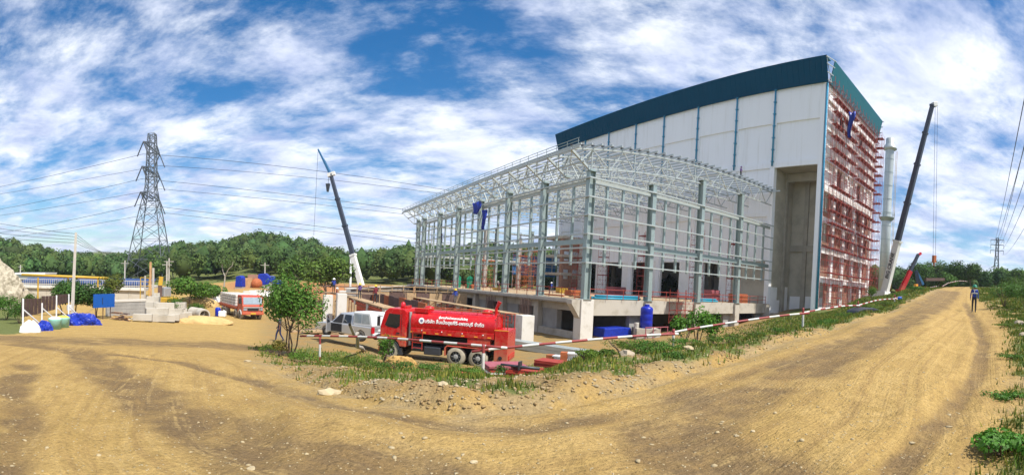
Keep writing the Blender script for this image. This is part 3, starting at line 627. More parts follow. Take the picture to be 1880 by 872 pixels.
for z in (.5, .8): hr.tube((-2.95, -1.5, zt(-2.9) + z), (-2.95, 61.5, zt(-2.9) + z), .035, n=5)
sp('roof_handrail', 'galv', hr)
hr = MB()
for xa, ya, xb, yb in ((-.95, .6, -.95, 58), (.5, -.2, X0 - 1, -.2)):
    n = int(max(abs(xb - xa), abs(yb - ya)) / 2.4)
    for i in range(n + 1): t = i / n; hr.tube((xa + (xb - xa) * t, ya + (yb - ya) * t, 0), (xa + (xb - xa) * t, ya + (yb - ya) * t, 1.25), .04, n=5)
    for z in (.6, 1.15): hr.tube((xa, ya, z), (xb, yb, z), .035, n=5)
sp('safety_rail', 'scaffold_red', hr)
# ---- scaffolds
def scaffold(root, x0, y0, nx, bx, ny, by, nz, h, z0, deck=lambda k, i: True, mr='scaffold_red', md='deck_red', bars='both', dw=1.):
    for i in range(nx + 1):
        for j in range(ny + 1): MB().tube((x0 + i * bx, y0 + j * by, z0), (x0 + i * bx, y0 + j * by, z0 + nz * h + .9), .036, n=5).build('standard', mr, root)
    for k in range(1, nz + 1):
        z = z0 + k * h; m = MB()
        for j in range(ny + 1): m.tube((x0, y0 + j * by, z), (x0 + nx * bx, y0 + j * by, z), .03, n=5).tube((x0, y0 + j * by, z - h * .5), (x0 + nx * bx, y0 + j * by, z - h * .5), .02, n=4)
        for i in range(nx + 1): m.tube((x0 + i * bx, y0, z), (x0 + i * bx, y0 + ny * by, z), .035, n=5)
        led = m.build('ledger', mr, root); led['kind'] = 'stuff'
        b = MB()
        for i in range(nx):
            for j in ((0, ny) if bars == 'both' else (0,)):
                p = (x0 + i * bx, y0 + j * by, z - h); q = (x0 + (i + 1) * bx, y0 + j * by, z)
                b.tube(p, q, .016, n=4)
                if i % 2 == 0 or nx < 4: b.tube((p[0], p[1], z), (q[0], q[1], z - h), .016, n=4)
        b.build('cross_brace', mr, led)['kind'] = 'stuff'
        for i in range(nx):
            if deck(k, i): MB().b2(x0 + i * bx + .03, x0 + (i + 1) * bx - .03, y0 + .05, y0 + dw * ny * by - .05, z + .04, z + .16).build('deck_plank', md, led)
sc1 = thing('facade_scaffold', 'tall dark red tube scaffold covering the end face of the boiler house', 'scaffold', (BX, BY, 0), BROT)
scaffold(sc1, X0 + .3, Y0 - 1.5, 15, 1.72, 1, 1.0, 18, 2.03, -.4, lambda k, i: ((k * 7 + i * 3 + k * i) % 7 != 0) and (k > 2 or (i + k) % 4 == 0), dw=1., bars='one')
lad = []
for k in range(3, 17):
    x = X0 + 3.2 + (17 - k) * .95; z = -.4 + k * 1.98 + .1; m = MB()
    for dx in (0, .42): m.bar((x + dx, Y0 - 1.45, z), (x + dx + .5, Y0 - 1.2, z + 2.1), .06)
    for r in range(8): t = r / 7.5; m.bar((x + .5 * t, Y0 - 1.45 + .25 * t, z + 2.1 * t + .06), (x + .42 + .5 * t, Y0 - 1.45 + .25 * t, z + 2.1 * t + .06), .05)
    m.build('ladder', 'galv_light', sc1)
sc2 = thing('return_scaffold', 'narrow purple-red scaffold turning round the far corner of the boiler house', 'scaffold', (BX, BY, 0), BROT)
scaffold(sc2, X1 + .2, Y0 - 1.5, 1, 1.3, 2, 1.5, 18, 1.98, .3, lambda k, i: True, 'scaffold_pink', 'deck_red')
tws = [((33, 45.7), 6, 'beside the farthest dark doorway'), ((33, 36.6), 6, 'in front of the second dark doorway from the left'), ((32, 23.5), 6, 'in front of the middle doorway'), ((33, 11.4), 6, 'beside the doorway nearest the raw cement wall'), ((33, 3.4), 5, 'in the corner by the raw cement wall')]
for (x, y), nz, wh in tws:
    t = thing('scaffold_tower', 'slim red scaffold tower standing %s' % wh, 'scaffold', (BX, BY, 0), BROT, 'scaffold towers inside the steel frame')
    scaffold(t, x, y, 1, 1.5, 1, 1.8, nz, 1.9, SLAB, lambda k, i: k % 2 == 0 or k == nz, 'scaffold_red', 'deck_red')
for (x, y), nz, wh in (((8, 44), 3, 'near the far end columns'), ((12, 33), 4, 'left of the blue sheeting'), ((20, 50), 4, 'in front of the far wood'), ((9.2, -.9), 2, 'with a stair beside the blue water tank')):
    t = thing('scaffold_tower', 'low orange-red scaffold on the podium %s' % wh, 'scaffold', (BX, BY, 0), BROT, 'scaffold towers inside the steel frame')
    if y < 0: scaffold(t, 13.2, -1.5, 2, 1.6, 1, 1.2, 2, 1.7, -2.6, lambda k, i: k == 2, 'scaffold_red', 'deck_red')
    else: scaffold(t, x, y, 2, 1.8, 1, 1.8, nz, 1.8, SLAB, lambda k, i: k == nz, 'rust_orange', 'rust_orange')
# things seen through the frame
t = thing('concrete_stair_core', 'unfinished pinkish concrete core behind the steel corner column', 'building', (BX, BY, SLAB), BROT)
for z in (0, 4.2, 8.4):
    MB().b2(32, 37, 50.0, 50.5, z + .8 if z else .8, z + 2.8).build('wall', 'brick', t); MB().b2(31.4, 37.4, 49.6, 57.0, z + 3.6, z + 4.2).build('floor_slab', 'concrete', t)
for x in (31.5, 34, 36.6): MB().b2(x, x + .6, 49.7, 50.6, 0, 12.6).build('column', 'concrete_pale' if x > 36 else 'brick', t)
t = thing('blue_sheet_screen', 'blue corrugated sheet screen at the far end of the podium', 'screen', (BX, BY, SLAB), BROT)
for i in range(14):
    x = 25.0 + i * .9; MB().b2(x, x + .88, 61.0, 61.06 + .04 * (i % 2), 3.2, 8.2).build('sheet', 'sheet_blue', t)
for x in (25.2, 31, 37.4): MB().b2(x - .1, x + .1, 61.12, 61.3, -.2, 8.3).build('post', 'galv', t)
for i, (x, y, hgt, wh) in enumerate(((14.5, 55, 12.5, 'left'), (22.5, 54, 11.5, 'right'))):
    t = thing('bare_concrete_column', 'bare grey concrete column inside the frame, %s one of two' % wh, 'column', (BX, BY, SLAB), BROT)
    MB().b2(x, x + .8, y, y + .8, 0, hgt).build('shaft', 'concrete_grey', t)
    m = MB()
    for dx in (.1, .3, .5, .7): m.tube((x + dx, y + .2, hgt), (x + dx, y + .2, hgt + 1.3), .03, n=4)
    m.build('starter_bars', 'rust_sheet', t)
# stacks of form panels, pipes and clutter on the podium
def stack(x, y, n, sx, sy, sz, m, name, label, rz=0., cat='panel stack', jit=.06):
    t = thing(name, label, cat, BF @ Vector((x, y, SLAB)), BROT + rz)
    for k in range(n): MB().box((random.uniform(-jit, jit), random.uniform(-jit, jit), (k + .5) * sz), (sx, sy, sz * .92), random.uniform(-.03, .03)).build('panel', m, t)
    return t
stack(8, 12, 5, 3.2, 1.6, .16, 'rust_orange', 'form_panel_stack', 'low stack of orange form panels beside the steel corner column')
stack(30.5, 29.5, 7, 3.0, 2.6, .22, 'scaffold_pink', 'form_panel_stack', 'heap of pinkish red panels in front of the dark doorways')
stack(31, 6.5, 7, 2.2, 1.6, .26, 'scaffold_pink', 'form_panel_stack', 'pinkish red panel stack between the two right-hand columns')
stack(30.5, 1.0, 6, 3.4, 1.4, .24, 'rust_orange', 'form_panel_stack', 'bright orange-red panel stack at the right end of the podium')
stack(3.0, 11, 1, .25, 5.5, .18, 'rust_orange', 'steel_channel', 'long rusty steel channel lying on the podium edge', cat='steel')
stack(2.6, 3.6, 1, .3, 3.0, .2, 'rust_orange', 'steel_channel', 'short rusty channel lying near the steel corner column', cat='steel')
stack(5.5, 7.0, 2, 3.6, 2.2, .08, 'timber', 'plywood_sheets', 'sagging plywood sheets on the podium near a walking worker', cat='plywood')
stack(4.5, 28, 2, .9, 4.0, .2, 'yellow_paint', 'yellow_beam_stack', 'yellow steel beams stacked at the podium edge', cat='steel beams')
stack(4.0, 38, 3, 1.5, 3.0, .25, 'rust_orange', 'form_panel_stack', 'orange panels stacked behind the worker in blue')
stack(14.5, 25, 2, 1.6, 1.2, .5, 'yellow_paint', 'yellow_machine_crate', 'yellow crate on the podium between frame columns', cat='crate')
for i, (x, y) in enumerate(((3.2, 42.5), (3.0, 36.9))):
    t = thing('green_net_roll', 'green sheet leaning %s the climbing worker' % ('left below' if i == 0 else 'right below'), 'sheet', BF @ Vector((x, y, SLAB)), BROT); MB().prism([(-.45, 0), (.5, 0), (.55, 1.9), (.1, 2.3), (-.55, 1.8)], -.06, .06).build('sheet', 'helmet_green', t)
def pipes(x, y, n, ln, rz, label):
    t = thing('blue_pipe_bundle', label, 'pipes', BF @ Vector((x, y, SLAB)), BROT + rz)
    for k in range(n): MB().tube((-ln / 2 + random.uniform(-.3, .3), (k % 3) * .3, .16 + .28 * (k // 3)), (ln / 2 + random.uniform(-.3, .3), (k % 3) * .3, .16 + .28 * (k // 3)), .14, n=8).build('pipe', 'pipe_blue', t, True)
pipes(5.6, .9, 5, 7.0, 0, 'bundle of light blue pipes lying along the front podium edge'); pipes(22.6, 1.0, 6, 4.6, 0, 'shorter bundle of light blue pipes between two columns on the podium')
# blue tarps on the steel frame and on the scaffold
def tarp(name, label, P, W, H, m='tarp_blue', seed=1, world=None):
    r = np.random.default_rng(seed); nu, nv = 9, 9; v = []
    for j in range(nv):
        for i in range(nu): u, w = i / (nu - 1) - .5, j / (nv - 1); v.append((u * W * (1 - .4 * w) + .25 * math.sin(5 * w + seed), .22 * math.sin(9 * u + 3 * w + seed) + .1 * r.random(), -w * H + .3 * abs(u)))
    f = [(j * nu + i, j * nu + i + 1, (j + 1) * nu + i + 1, (j + 1) * nu + i) for j in range(nv - 1) for i in range(nu - 1)]
    mb = MB().add(v, f); me = mb.mesh(name, m, True); o = obj(name, me, None, P, BROT + math.pi / 2); tag(o, label, 'tarp')
    md = o.modifiers.new('solid', 'SOLIDIFY'); md.thickness = .03
tp = BF @ onloc(876, 372, 'x', -.8); tarp('blue_tarp', 'blue tarp bunched on the eave of the steel frame', tp, 2.6, 1.8, seed=2)
tp = BF @ onloc(890, 387, 'x', -.7); tarp('blue_tarp', 'narrow blue tarp strip hanging just under the eave of the steel frame', tp, 1.0, 2.8, seed=3)
tp = BF @ onloc(1563, 207, 'y', Y0 - 1.95); tarp('blue_tarp', 'blue tarp hanging high on the red facade scaffold', tp, 1.2, 4.4, seed=4)
# ---- chimney
cpz = .3; cp = azr(1622, 122); t = thing('chimney_stack', 'slim silver chimney stack rising behind the scaffolded corner', 'chimney', (cp.x, cp.y, cpz))
ch = 42.8 - cpz
MB().lathe([(1.25, 0), (1.25, 22), (1.12, 22.3), (1.12, ch - 2.2), (1.12, ch)], 24).build('shaft', 'galv_light', t, True)
for z in np.arange(3.2, ch - 2, 3.4): MB().lathe([(1.3 if z < 22 else 1.17, z), (1.3 if z < 22 else 1.17, z + .12)], 24).build('flange', 'galv', t)
MB().lathe([(1.12, ch - 3.0), (1.85, ch - 2.6), (1.85, ch - 2.4), (1.3, ch - 1.6), (1.05, ch - .9), (1.05, ch + .1), (.8, ch + .1)], 24).build('cap', 'galv_light', t, True)
MB().lathe([(1.2, 21.4), (2.0, 22.3), (2.0, 22.45), (1.2, 22.45)], 24).build('platform', 'galv', t)
m = MB()
for i in range(16):
    a = i * math.pi / 8; m.tube((2 * math.cos(a), 2 * math.sin(a), 22.4), (2 * math.cos(a), 2 * math.sin(a), 23.5), .04, n=4)
for z in (23, 23.5): m.path([(2 * math.cos(i * math.pi / 8), 2 * math.sin(i * math.pi / 8), z) for i in range(17)], .04, 4)
m.build('railing', 'galv', t)
m = MB()
for d in (-.25, .25): m.bar((1.6, d - .9, 0), (1.6, d - .9, ch - 3), .06)
for z in np.arange(.4, ch - 3, .6): m.bar((1.6, -1.15, z), (1.6, -.65, z), .05)
m.build('ladder', 'yellow_paint', t)
# ---- mobile cranes
def frame_along(P, Q):
    d = (Q - P).normalized(); s = d.cross(Vector((0, 0, 1))).normalized(); return d, s, s.cross(d)
def text_mesh(s, size, m, name, extrude=.01, bold=0.):
    c = bpy.data.curves.new(name, 'FONT'); c.body = s; c.size = size; c.extrude = extrude; c.offset = bold; c.align_x = 'CENTER'; c.align_y = 'CENTER'; c.resolution_u = 3
    o = bpy.data.objects.new(name, c); SC.collection.objects.link(o); dg = bpy.context.evaluated_depsgraph_get(); me = bpy.data.meshes.new_from_object(o.evaluated_get(dg))
    bpy.data.objects.remove(o); bpy.data.curves.remove(c); me.materials.clear(); me.materials.append(MATS[m]); me.name = name; return me
def crane(name, label, P, Q, secs, carrier, cab='boom_white'):
    t = thing(name, label, 'crane', (P.x, P.y, gz(P.x, P.y))); d, s, nrm = frame_along(P, Q); ln = (Q - P).length
    for a, b, w, m in secs:
        MB().bar(P + d * (ln * a), P + d * (ln * b), w, w * 1.2, w * .94, w * 1.12).build('boom_section', m, t, world=True, bevel=.05)
        MB().bar(P + d * (ln * b - .35), P + d * (ln * b), w * 1.18, w * 1.38).build('boom_collar', m, t, world=True)
    g = gz(P.x, P.y); b = Vector((P.x, P.y, g)); h = Vector((d.x, d.y, 0)).normalized() if Vector((d.x, d.y, 0)).length > .1 else Vector((1, 0, 0)); az = math.atan2(h.y, h.x)
    MB().box((b.x, b.y, g + 1.1), (8.5, 2.5, .9), az).build('carrier', carrier, t, world=True, bevel=.08)
    MB().box((b.x + h.x * -.8, b.y + h.y * -.8, g + 2.0), (3.4, 2.2, .9), az).build('turntable', carrier, t, world=True, bevel=.08)
    for u in (-3, -1.6, 1.8, 3.1):
        for v in (-1, 1):
            c = b + h * u + Vector((-h.y, h.x, 0)) * v * 1.1; MB().tube((c.x - h.y * .2, c.y + h.x * .2, g + .55), (c.x + h.y * .2, c.y - h.x * .2, g + .55), .55, n=14).build('wheel', 'tyre', t, world=True)
    return t, d, s, nrm, ln
# right-hand crane
P = atd(1622, 545, 94); Q = atd(1712, 192, 90)
t, d, s, nrm, ln = crane('mobile_crane', 'big mobile crane with white and dark grey boom right of the chimney', P, Q, [(0, .30, 1.15, 'boom_white'), (.30, .50, .88, 'boom_grey'), (.50, .70, .8, 'boom_grey'), (.70, .86, .72, 'boom_grey'), (.86, 1., .64, 'boom_grey')], 'boom_white')
MB().bar(Q, Q + Vector((.9, -.2, .3)), .9, .8).build('boom_head', 'boom_white', t, world=True, bevel=.05)
me = text_mesh('BIG CRANE', 1.0, 'dark', 'boom_lettering', .01, .02)
o = obj('boom_lettering', me, t); c = P + d * (ln * .165); e = (Vector((0, 0, EYE)) - c).normalized(); zf = (e - d * e.dot(d)).normalized(); yf = zf.cross(d)
mw = Matrix((d, yf, zf)).transposed().to_4x4(); mw.translation = c + zf * (1.35 * .72) ; o.matrix_local = XF[t].inverted() @ mw
# turn the lettering plate onto the boom's own face: nearest side is the s side
zf = s if s.dot(e) > 0 else -s; yf = zf.cross(d); mw = Matrix((d, yf, zf)).transposed().to_4x4(); mw.translation = c + zf * (1.15 * .5 + .02); o.matrix_local = XF[t].inverted() @ mw
H = atd(1715, 478, 90); m = MB()
for dx in (-.35, .35): m.tube(Q + Vector((.9 + dx, -.2, 0)), H + Vector((dx, 0, .6)), .035, n=4)
m.build('hoist_rope', 'wire', t, world=True)
MB().bar(H + Vector((0, 0, .9)), H + Vector((0, 0, -.4)), .7, .5).tube(H + Vector((0, 0, -.4)), H + Vector((0, 0, -1.0)), .12).build('hook_block', 'rust_orange', t, world=True)
la, lb = atd(1699, 513, 88), atd(1733, 513, 92); ld = thing('hanging_beam', 'rusty steel beam hanging level from the crane hook', 'steel beam', la)
MB().bar(la, lb, .5, .55).build('beam', 'rust_sheet', ld, world=True); m = MB()
for q in (la.lerp(lb, .72), lb): m.tube(H + Vector((0, 0, -.9)), q, .05, n=4)
m.build('sling', 'dark', ld, world=True)
# red loader crane and black knuckle boom
P, Q = atd(1653, 536, 84), atd(1686, 467, 86); t = thing('red_loader_crane', 'small loader crane with a red and black boom raised beside the road', 'crane', (P.x, P.y, gz(P.x, P.y)))
d, s, nrm = frame_along(P, Q); ln = (Q - P).length
MB().bar(P, P + d * ln * .55, .75, .8, .65, .7).build('lower_boom', 'truck_red', t, world=True, bevel=.04); MB().bar(P + d * ln * .5, Q, .5, .55, .42, .45).build('upper_boom', 'boom_grey', t, world=True)
MB().bar(Q - d * .3, Q + Vector((.7, 0, .3)), .35, .4).build('boom_head', 'truck_red', t, world=True); MB().box((P.x, P.y, (P.z + gz(P.x, P.y)) / 2 - .2), (1.2, 1.2, max(.5, P.z - gz(P.x, P.y)) + 1.2)).build('base', 'truck_red_dusty', t, world=True)
P, Q = atd(1688, 532, 80), atd(1682, 497, 80); t = thing('knuckle_boom_crane', 'folded black knuckle boom standing behind the rail beside the red boom', 'crane', (P.x, P.y, gz(P.x, P.y)))
MB().bar(P, Q, .5, .6).build('mast', 'boom_grey', t, world=True); MB().bar(Q, P + Vector((.9, 0, .9)), .3, .35).build('jib', 'boom_blue', t, world=True); MB().box((P.x + .3, P.y, P.z), (1.4, 1., 1.0)).build('base', 'steel_white', t, world=True); MB().box((P.x - .9, P.y, P.z + .2), (.5, .5, 1.4)).build('control_box', 'orange_reflector', t, world=True)
# left-hand crane with blue fly jib
P, A_, Q = atd(664, 526, 92), atd(607, 320, 96), atd(584, 274, 98)
t, d, s, nrm, ln = crane('mobile_crane', 'mobile crane with white, black and blue boom behind the formwork', P, A_, [(0, .28, .86, 'boom_white'), (.28, .54, .72, 'boom_grey'), (.54, .78, .64, 'boom_grey'), (.78, 1., .56, 'boom_grey')], 'boom_white')
MB().bar(A_, Q, .46, .5, .22, .26).build('fly_jib', 'boom_blue', t, world=True); MB().tube(A_ + Vector((.9, 0, -.3)), Q, .05, n=4).build('jib_stay', 'boom_blue', t, world=True)
MB().bar(A_ + Vector((-.6, 0, -.2)), A_ + Vector((.9, 0, .2)), .7, .7).build('boom_head', 'boom_white', t, world=True)
H = atd(602, 341, 96); m = MB(); m.tube(atd(604, 322, 96), H, .04, n=4); m.tube(Q, atd(576, 432, 98), .03, n=4); m.build('hoist_rope', 'wire', t, world=True)
MB().bar(H + Vector((0, 0, .4)), H + Vector((0, 0, -1.2)), .8, .6, .35, .3).build('hook_block', 'dark_metal', t, world=True)
MB().tube(P + d * ln * .26 + Vector((-.5, 0, 0)), atd(643, 530, 92), .22, n=8).build('lift_cylinder', 'steel_white', t, world=True)
# ================================================================== construction pit left of the podium
def L2W(x, y, z=0.): return BF @ Vector((x, y, z))
def rod(name, p, q, r, m, parent=None, n=8):
    p, q = Vector(p), Vector(q); ln = (q - p).length; mb = MB().lathe([(r, ln * i / 16) for i in range(17)], n); sg = (.014 * ln if ln > 2.5 else .0); mb.v = [(v[0] + .4 * sg * math.sin(9 * v[2] / ln + ln), v[1] + sg * 4 * (v[2] / ln) * (1 - v[2] / ln), v[2]) for v in mb.v]; me = mb.mesh(name, m, True); o = obj(name, me, parent)
    w = Matrix.Translation(p) @ (q - p).to_track_quat('Z', 'Y').to_matrix().to_4x4(); o.matrix_local = (XF[parent].inverted() @ w) if parent is not None else w; return o
def pit(name, label, cat='formwork'): return thing(name, label, cat, (BX, BY, 0), BROT)
w0 = pit('formwork_beam_line', 'long red formwork walkway on short columns behind the tanker truck')
for y in (2.5, 9, 15.5, 22, 28): MB().b2(-10.8, -9.9, y - .45, y + .45, -4.6, -1.5).build('column', 'concrete', w0)
for k, y in enumerate(np.arange(-3.6, 29, 2.2)):
    MB().b2(-10.95, -9.75, y, y + 2.16, -1.28, -1.2).build('walkway_board', 'timber', w0)
    m = MB().bar((-10.9, y, -1.32), (-10.9, y + 2.1, -2.0), .06).bar((-10.9, y + .02, -2.0), (-10.9, y + 2.1, -2.0), .06).bar((-10.9, y, -1.98), (-10.9, y, -1.3), .06).build('truss_frame', 'scaffold_red', w0)
wp = thing('white_concrete_pillar', 'square white concrete pillar behind the rear of the tanker truck', 'pillar', L2W(-10.35, -4.9, -4.6), BROT)
MB().b2(-.62, .62, -.62, .62, 0, 3.42).build('shaft', 'concrete_pale', wp, bevel=.03)
for i in range(7): MB().tube((-.45 + .15 * i, .2, 3.42), (-.45 + .15 * i, .2, 4.9), .022, n=4).build('starter_bar', 'rust_sheet', wp)
t = pit('red_bar_cage', 'red steel form cage between the tanker and the white pillar'); 
for i in range(5): MB().bar((-12.3 + .0, -4.4 + i * .45, -4.4), (-12.3, -4.4 + i * .45, -1.15), .08).build('upright', 'scaffold_red', t)
for z in (-4, -3.3, -2.6, -1.9, -1.25): MB().bar((-12.3, -4.5, z), (-12.3, -2.5, z), .07).build('rail', 'scaffold_red', t)
def rebar(name, label, x, y, dx, dy, nx, ny, z0, z1):
    t = pit(name, label, 'rebar')
    for i in range(nx):
        for j in range(ny):
            jz = random.uniform(-.25, .1); MB().tube((x + i * dx, y + j * dy, z0), (x + i * dx + random.uniform(-.05, .05), y + j * dy + random.uniform(-.05, .05), z1 + jz), .028, n=4).build('bar', 'rust_sheet', t)
    for z in np.arange(z0 + .2, z1 - .3, .35):
        MB().bar((x, y, z), (x + max(.1, (nx - 1) * dx), y + (ny - 1) * dy, z), .03).build('stirrup', 'rust_sheet', t)
rebar('rebar_cage', 'upright rebar cage in front of the podium opening right of the white pillar', -3.2, 6.0, .25, .3, 2, 8, -3.9, -.2)
rebar('rebar_cage', 'upright rebar cage in front of the podium behind the tank', -3.2, 15.0, .25, .3, 2, 9, -3.9, -.3)
rebar('rebar_cage', 'rebar cage with a red flag beyond the tanker cab', -17, 10.0, .25, .3, 3, 6, -3.6, .0)
w1 = pit('red_formwork_wall', 'red steel panel formwork between concrete columns behind the silver pickup')
for k, y in enumerate((-1.4, 5.3, 12, 18.6)):
    MB().b2(-22.0, -21.1, y - .5, y + .5, -4.2, -1.05).build('column', 'concrete_pale', w1)
for k in range(3):
    y0 = -.85 + 6.68 * k
    for i in range(6):
        a = y0 + i * .94; MB().b2(-21.95, -21.75, a, a + .9, -4.0, -1.25).build('panel', 'form_red', w1)
        for z in (-3.6, -2.9, -2.2, -1.6): MB().b2(-22.06, -21.955, a, a + .9, z, z + .09).build('panel_rib', 'rust_orange', w1)
for y in np.arange(-2, 20, 2.75): MB().b2(-22.2, -21.0, y, y + 2.7, -1.03, -.95).build('walkway_board', 'timber', w1)
w2 = pit('inner_formwork_wall', 'second row of brown formwork walls deeper in the pit')
for i, y in enumerate(np.arange(2, 25, 2.3)):
    MB().b2(-17.1, -16.9, y, y + 2.25, -3.8, -.75 + .1 * (i % 2)).build('panel', 'rust_sheet' if i % 3 else 'rust_orange', w2)
for i, x in enumerate(np.arange(-20.5, -3, 2.0)):
    MB().b2(x, x + 1.95, 25.2, 25.4, -3.8, -.5 + .08 * (i % 2)).build('panel', 'rust_sheet' if i % 2 else 'timber', w2)
for z in (-.3, .25):
    MB().bar((-21, 25.1, z), (-4, 25.1, z), .1).build('guard_rail', 'timber', w2)
for x in np.arange(-21, -4, 1.7): MB().bar((x, 25.15, -.6), (x, 25.15, .5), .09).build('guard_post', 'timber', w2)
# retaining wall running from the podium's far corner towards the crane
rw = thing('grey_retaining_wall', 'long grey concrete retaining wall at the back of the pit', 'wall', azr(680, 66)); pa, pb = azr(640, 64), azr(757, 106)
for i in range(9):
    a, b = pa.lerp(pb, i / 9), pa.lerp(pb, (i + .985) / 9); u = (b - a).normalized(); nn = Vector((-u.y, u.x, 0)) * .3
    MB().prism([(a.x - nn.x, a.y - nn.y), (b.x - nn.x, b.y - nn.y), (b.x + nn.x, b.y + nn.y), (a.x + nn.x, a.y + nn.y)], -4.6, -.25, 'Z').build('wall_panel', 'concrete_grey', rw, world=True)
a, b = pa, pb; MB().bar((a.x, a.y, -.17), (b.x, b.y, -.17), 1.0, .14).build('coping', 'concrete_pale', rw, world=True)
# timber scaffold where two workers climb
sp_ = azr(622, 57); ts = thing('timber_scaffold', 'brown pole scaffold carrying two climbing workers', 'scaffold', (sp_.x, sp_.y, -4.0), BROT)
for x in (-2.5, 0, 2.5, 5):
    for y in (0, 1.4): MB().bar((x, y, 0), (x, y, 4.3), .1).build('post', 'timber', ts)
for z in (1.2, 2.4, 3.4, 4.2): MB().bar((-2.8, 0, z), (5.3, 0, z), .09).build('rail', 'rust_sheet', ts); MB().bar((-2.8, 1.4, z), (5.3, 1.4, z), .09).build('rail', 'rust_sheet', ts)
for i in range(8): MB().b2(-2.8 + i, -1.82 + i, .05, 1.35, 3.42, 3.48).build('board', 'timber', ts)
# white-grey columns seen behind the tree
for i, (px, r, h, wh) in enumerate(((603, 47, 3.4, 'left'), (628, 45, 3.7, 'right'))):
    p = azr(px, r); g = gz(p.x, p.y); t = thing('concrete_column', 'pale square concrete column behind the small tree, %s one' % wh, 'column', (p.x, p.y, g - .2), BROT); MB().b2(-.45, .45, -.45, .45, 0, h).build('shaft', 'concrete_pale', t, bevel=.03)
    for k in range(4): MB().b2(.46 + k * .25, .64 + k * .25, -.35, -.2, 0, h - .4 - .2 * k).build('prop', 'timber', t)
# timber piled in front of the formwork
p = gp(608, 39); t = thing('timber_pile', 'pile of grey and brown timber left of the silver pickup', 'timber', p, BROT + .5)
for i in range(14): MB().box((random.uniform(-1, 1), (i % 5) * .45 - 1, .12 + .16 * (i // 5)), (4.2 + random.uniform(-.8, .8), .3, .13), random.uniform(-.1, .1)).build('plank', random.choice(['timber', 'concrete_grey', 'rust_sheet']), t)
# ================================================================== vehicles (x forward, y left, z up)
def wheel(parent, x, y, r, w, m='tyre_dusty', side=1, z=None):
    z = r if z is None else z
    prof = [(r * .58, -w / 2), (r * .93, -w / 2), (r, -w * .3), (r, w * .3), (r * .93, w / 2), (r * .58, w / 2)]
    me = MB().lathe(prof, 24, axis='Y', caps=False).mesh('wheel', m, True); o = obj('wheel', me, parent, (x, y, z))
    MB().lathe([(r * .60, -w * .2), (r * .60, w * .38 * side if side > 0 else w * .2)] if False else [(r * .6, -.2 * w), (r * .56, .2 * w)], 20, axis='Y').build('rim', 'dark_metal', o)
    h = MB().lathe([(r * .30, 0), (r * .26, side * w * .42), (r * .12, side * w * .46)], 14, axis='Y')
    for k in range(8): a = k * math.pi / 4; h.box((r * .42 * math.cos(a), side * w * .26, r * .42 * math.sin(a)), (.06, .05, .06))
    h.build('hub', 'concrete_grey', o)
    return o
pr, pf_ = azr(945, 27.2), azr(716, 29.6); hd = (pf_ - pr); zt0 = (gz(pr.x, pr.y) + gz(pf_.x, pf_.y)) / 2
TZ = -3.22
tk = thing('tanker_truck', 'red water tanker truck with white Thai lettering on its tank', 'truck', (pr.x, pr.y, TZ), math.atan2(hd.y, hd.x)); LEN = hd.length
k_ = LEN / 7.7; tk.scale = (k_, k_, k_)
def tp_(name, m, mb, **k): return mb.build(name, m, tk, **k)
# cab
cabp = [(6.02, .95), (6.02, 2.85), (6.15, 3.0), (7.15, 3.02), (7.42, 2.80), (7.68, 1.95), (7.72, 1.05), (7.66, .62), (7.38, .62), (7.30, 1.0), (7.1, 1.2), (6.72, 1.2), (6.5, 1.0), (6.42, .8), (6.02, .8)]
cab = tp_('cab', 'truck_red', MB().prism(cabp, -1.12, 1.12), bevel=.05)
for s in (1, -1):
    MB().prism([(6.42, 2.02), (6.42, 2.68), (7.12, 2.70), (7.38, 2.02), (7.2, 1.92), (6.62, 1.86)], s * 1.122, s * 1.135).build('side_window', 'glass', cab)
    MB().prism([(6.3, 1.14), (6.3, 2.74), (6.325, 2.74), (6.325, 1.14)], s * 1.121, s * 1.128).build('door_seam', 'dark', cab); MB().b2(6.42, 6.62, s * 1.125, s * 1.16, 1.55, 1.62).build('door_handle', 'dark', cab)
    MB().b2(6.05, 7.6, s * 1.122, s * 1.13, 1.36, 1.40).build('reflective_stripe', 'orange_reflector', cab)
    a = [(7.0 + .62 * math.cos(t), .52 + .66 * math.sin(t)) for t in np.linspace(.1, math.pi - .1, 9)]; b = [(7.0 + .55 * math.cos(t), .52 + .58 * math.sin(t)) for t in np.linspace(math.pi - .1, .1, 9)]
    MB().prism(a + b, s * .85, s * 1.17).build('wheel_arch', 'dark_metal', cab)
    MB().bar((7.55, s * 1.15, 2.5), (7.72, s * 1.36, 2.55), .04).b2(7.62, 7.72, s * 1.28, s * 1.5, 1.95, 2.5).build('mirror', 'dark', cab)
    MB().b2(7.68, 7.76, s * .6, s * 1.0, .78, .98).build('headlamp', 'glass_bright', cab)
    MB().b2(6.25, 6.75, s * .9, s * 1.12, .32, .72).build('step', 'dark_metal', cab)
ws = MB().add([(7.455, -.98, 2.76), (7.455, .98, 2.76), (7.70, 1.0, 1.98), (7.70, -1.0, 1.98)], [(0, 1, 2, 3)]).build('windscreen', 'glass', cab)
MB().b2(7.62, 7.80, -1.1, 1.1, .42, .74).build('bumper', 'truck_red', cab, bevel=.03); MB().b2(7.68, 7.76, -.7, .7, 1.15, 1.7).build('grille', 'dark', cab)
MB().lathe([(.16, 0), (.16, .12), (.13, .3), (.05, .36)], 12, (6.75, .0, 3.0)).build('beacon', 'lamp_red', cab, True); MB().b2(6.4, 6.5, -.5, .5, 3.0, 3.16).build('siren_bar', 'truck_red', cab)
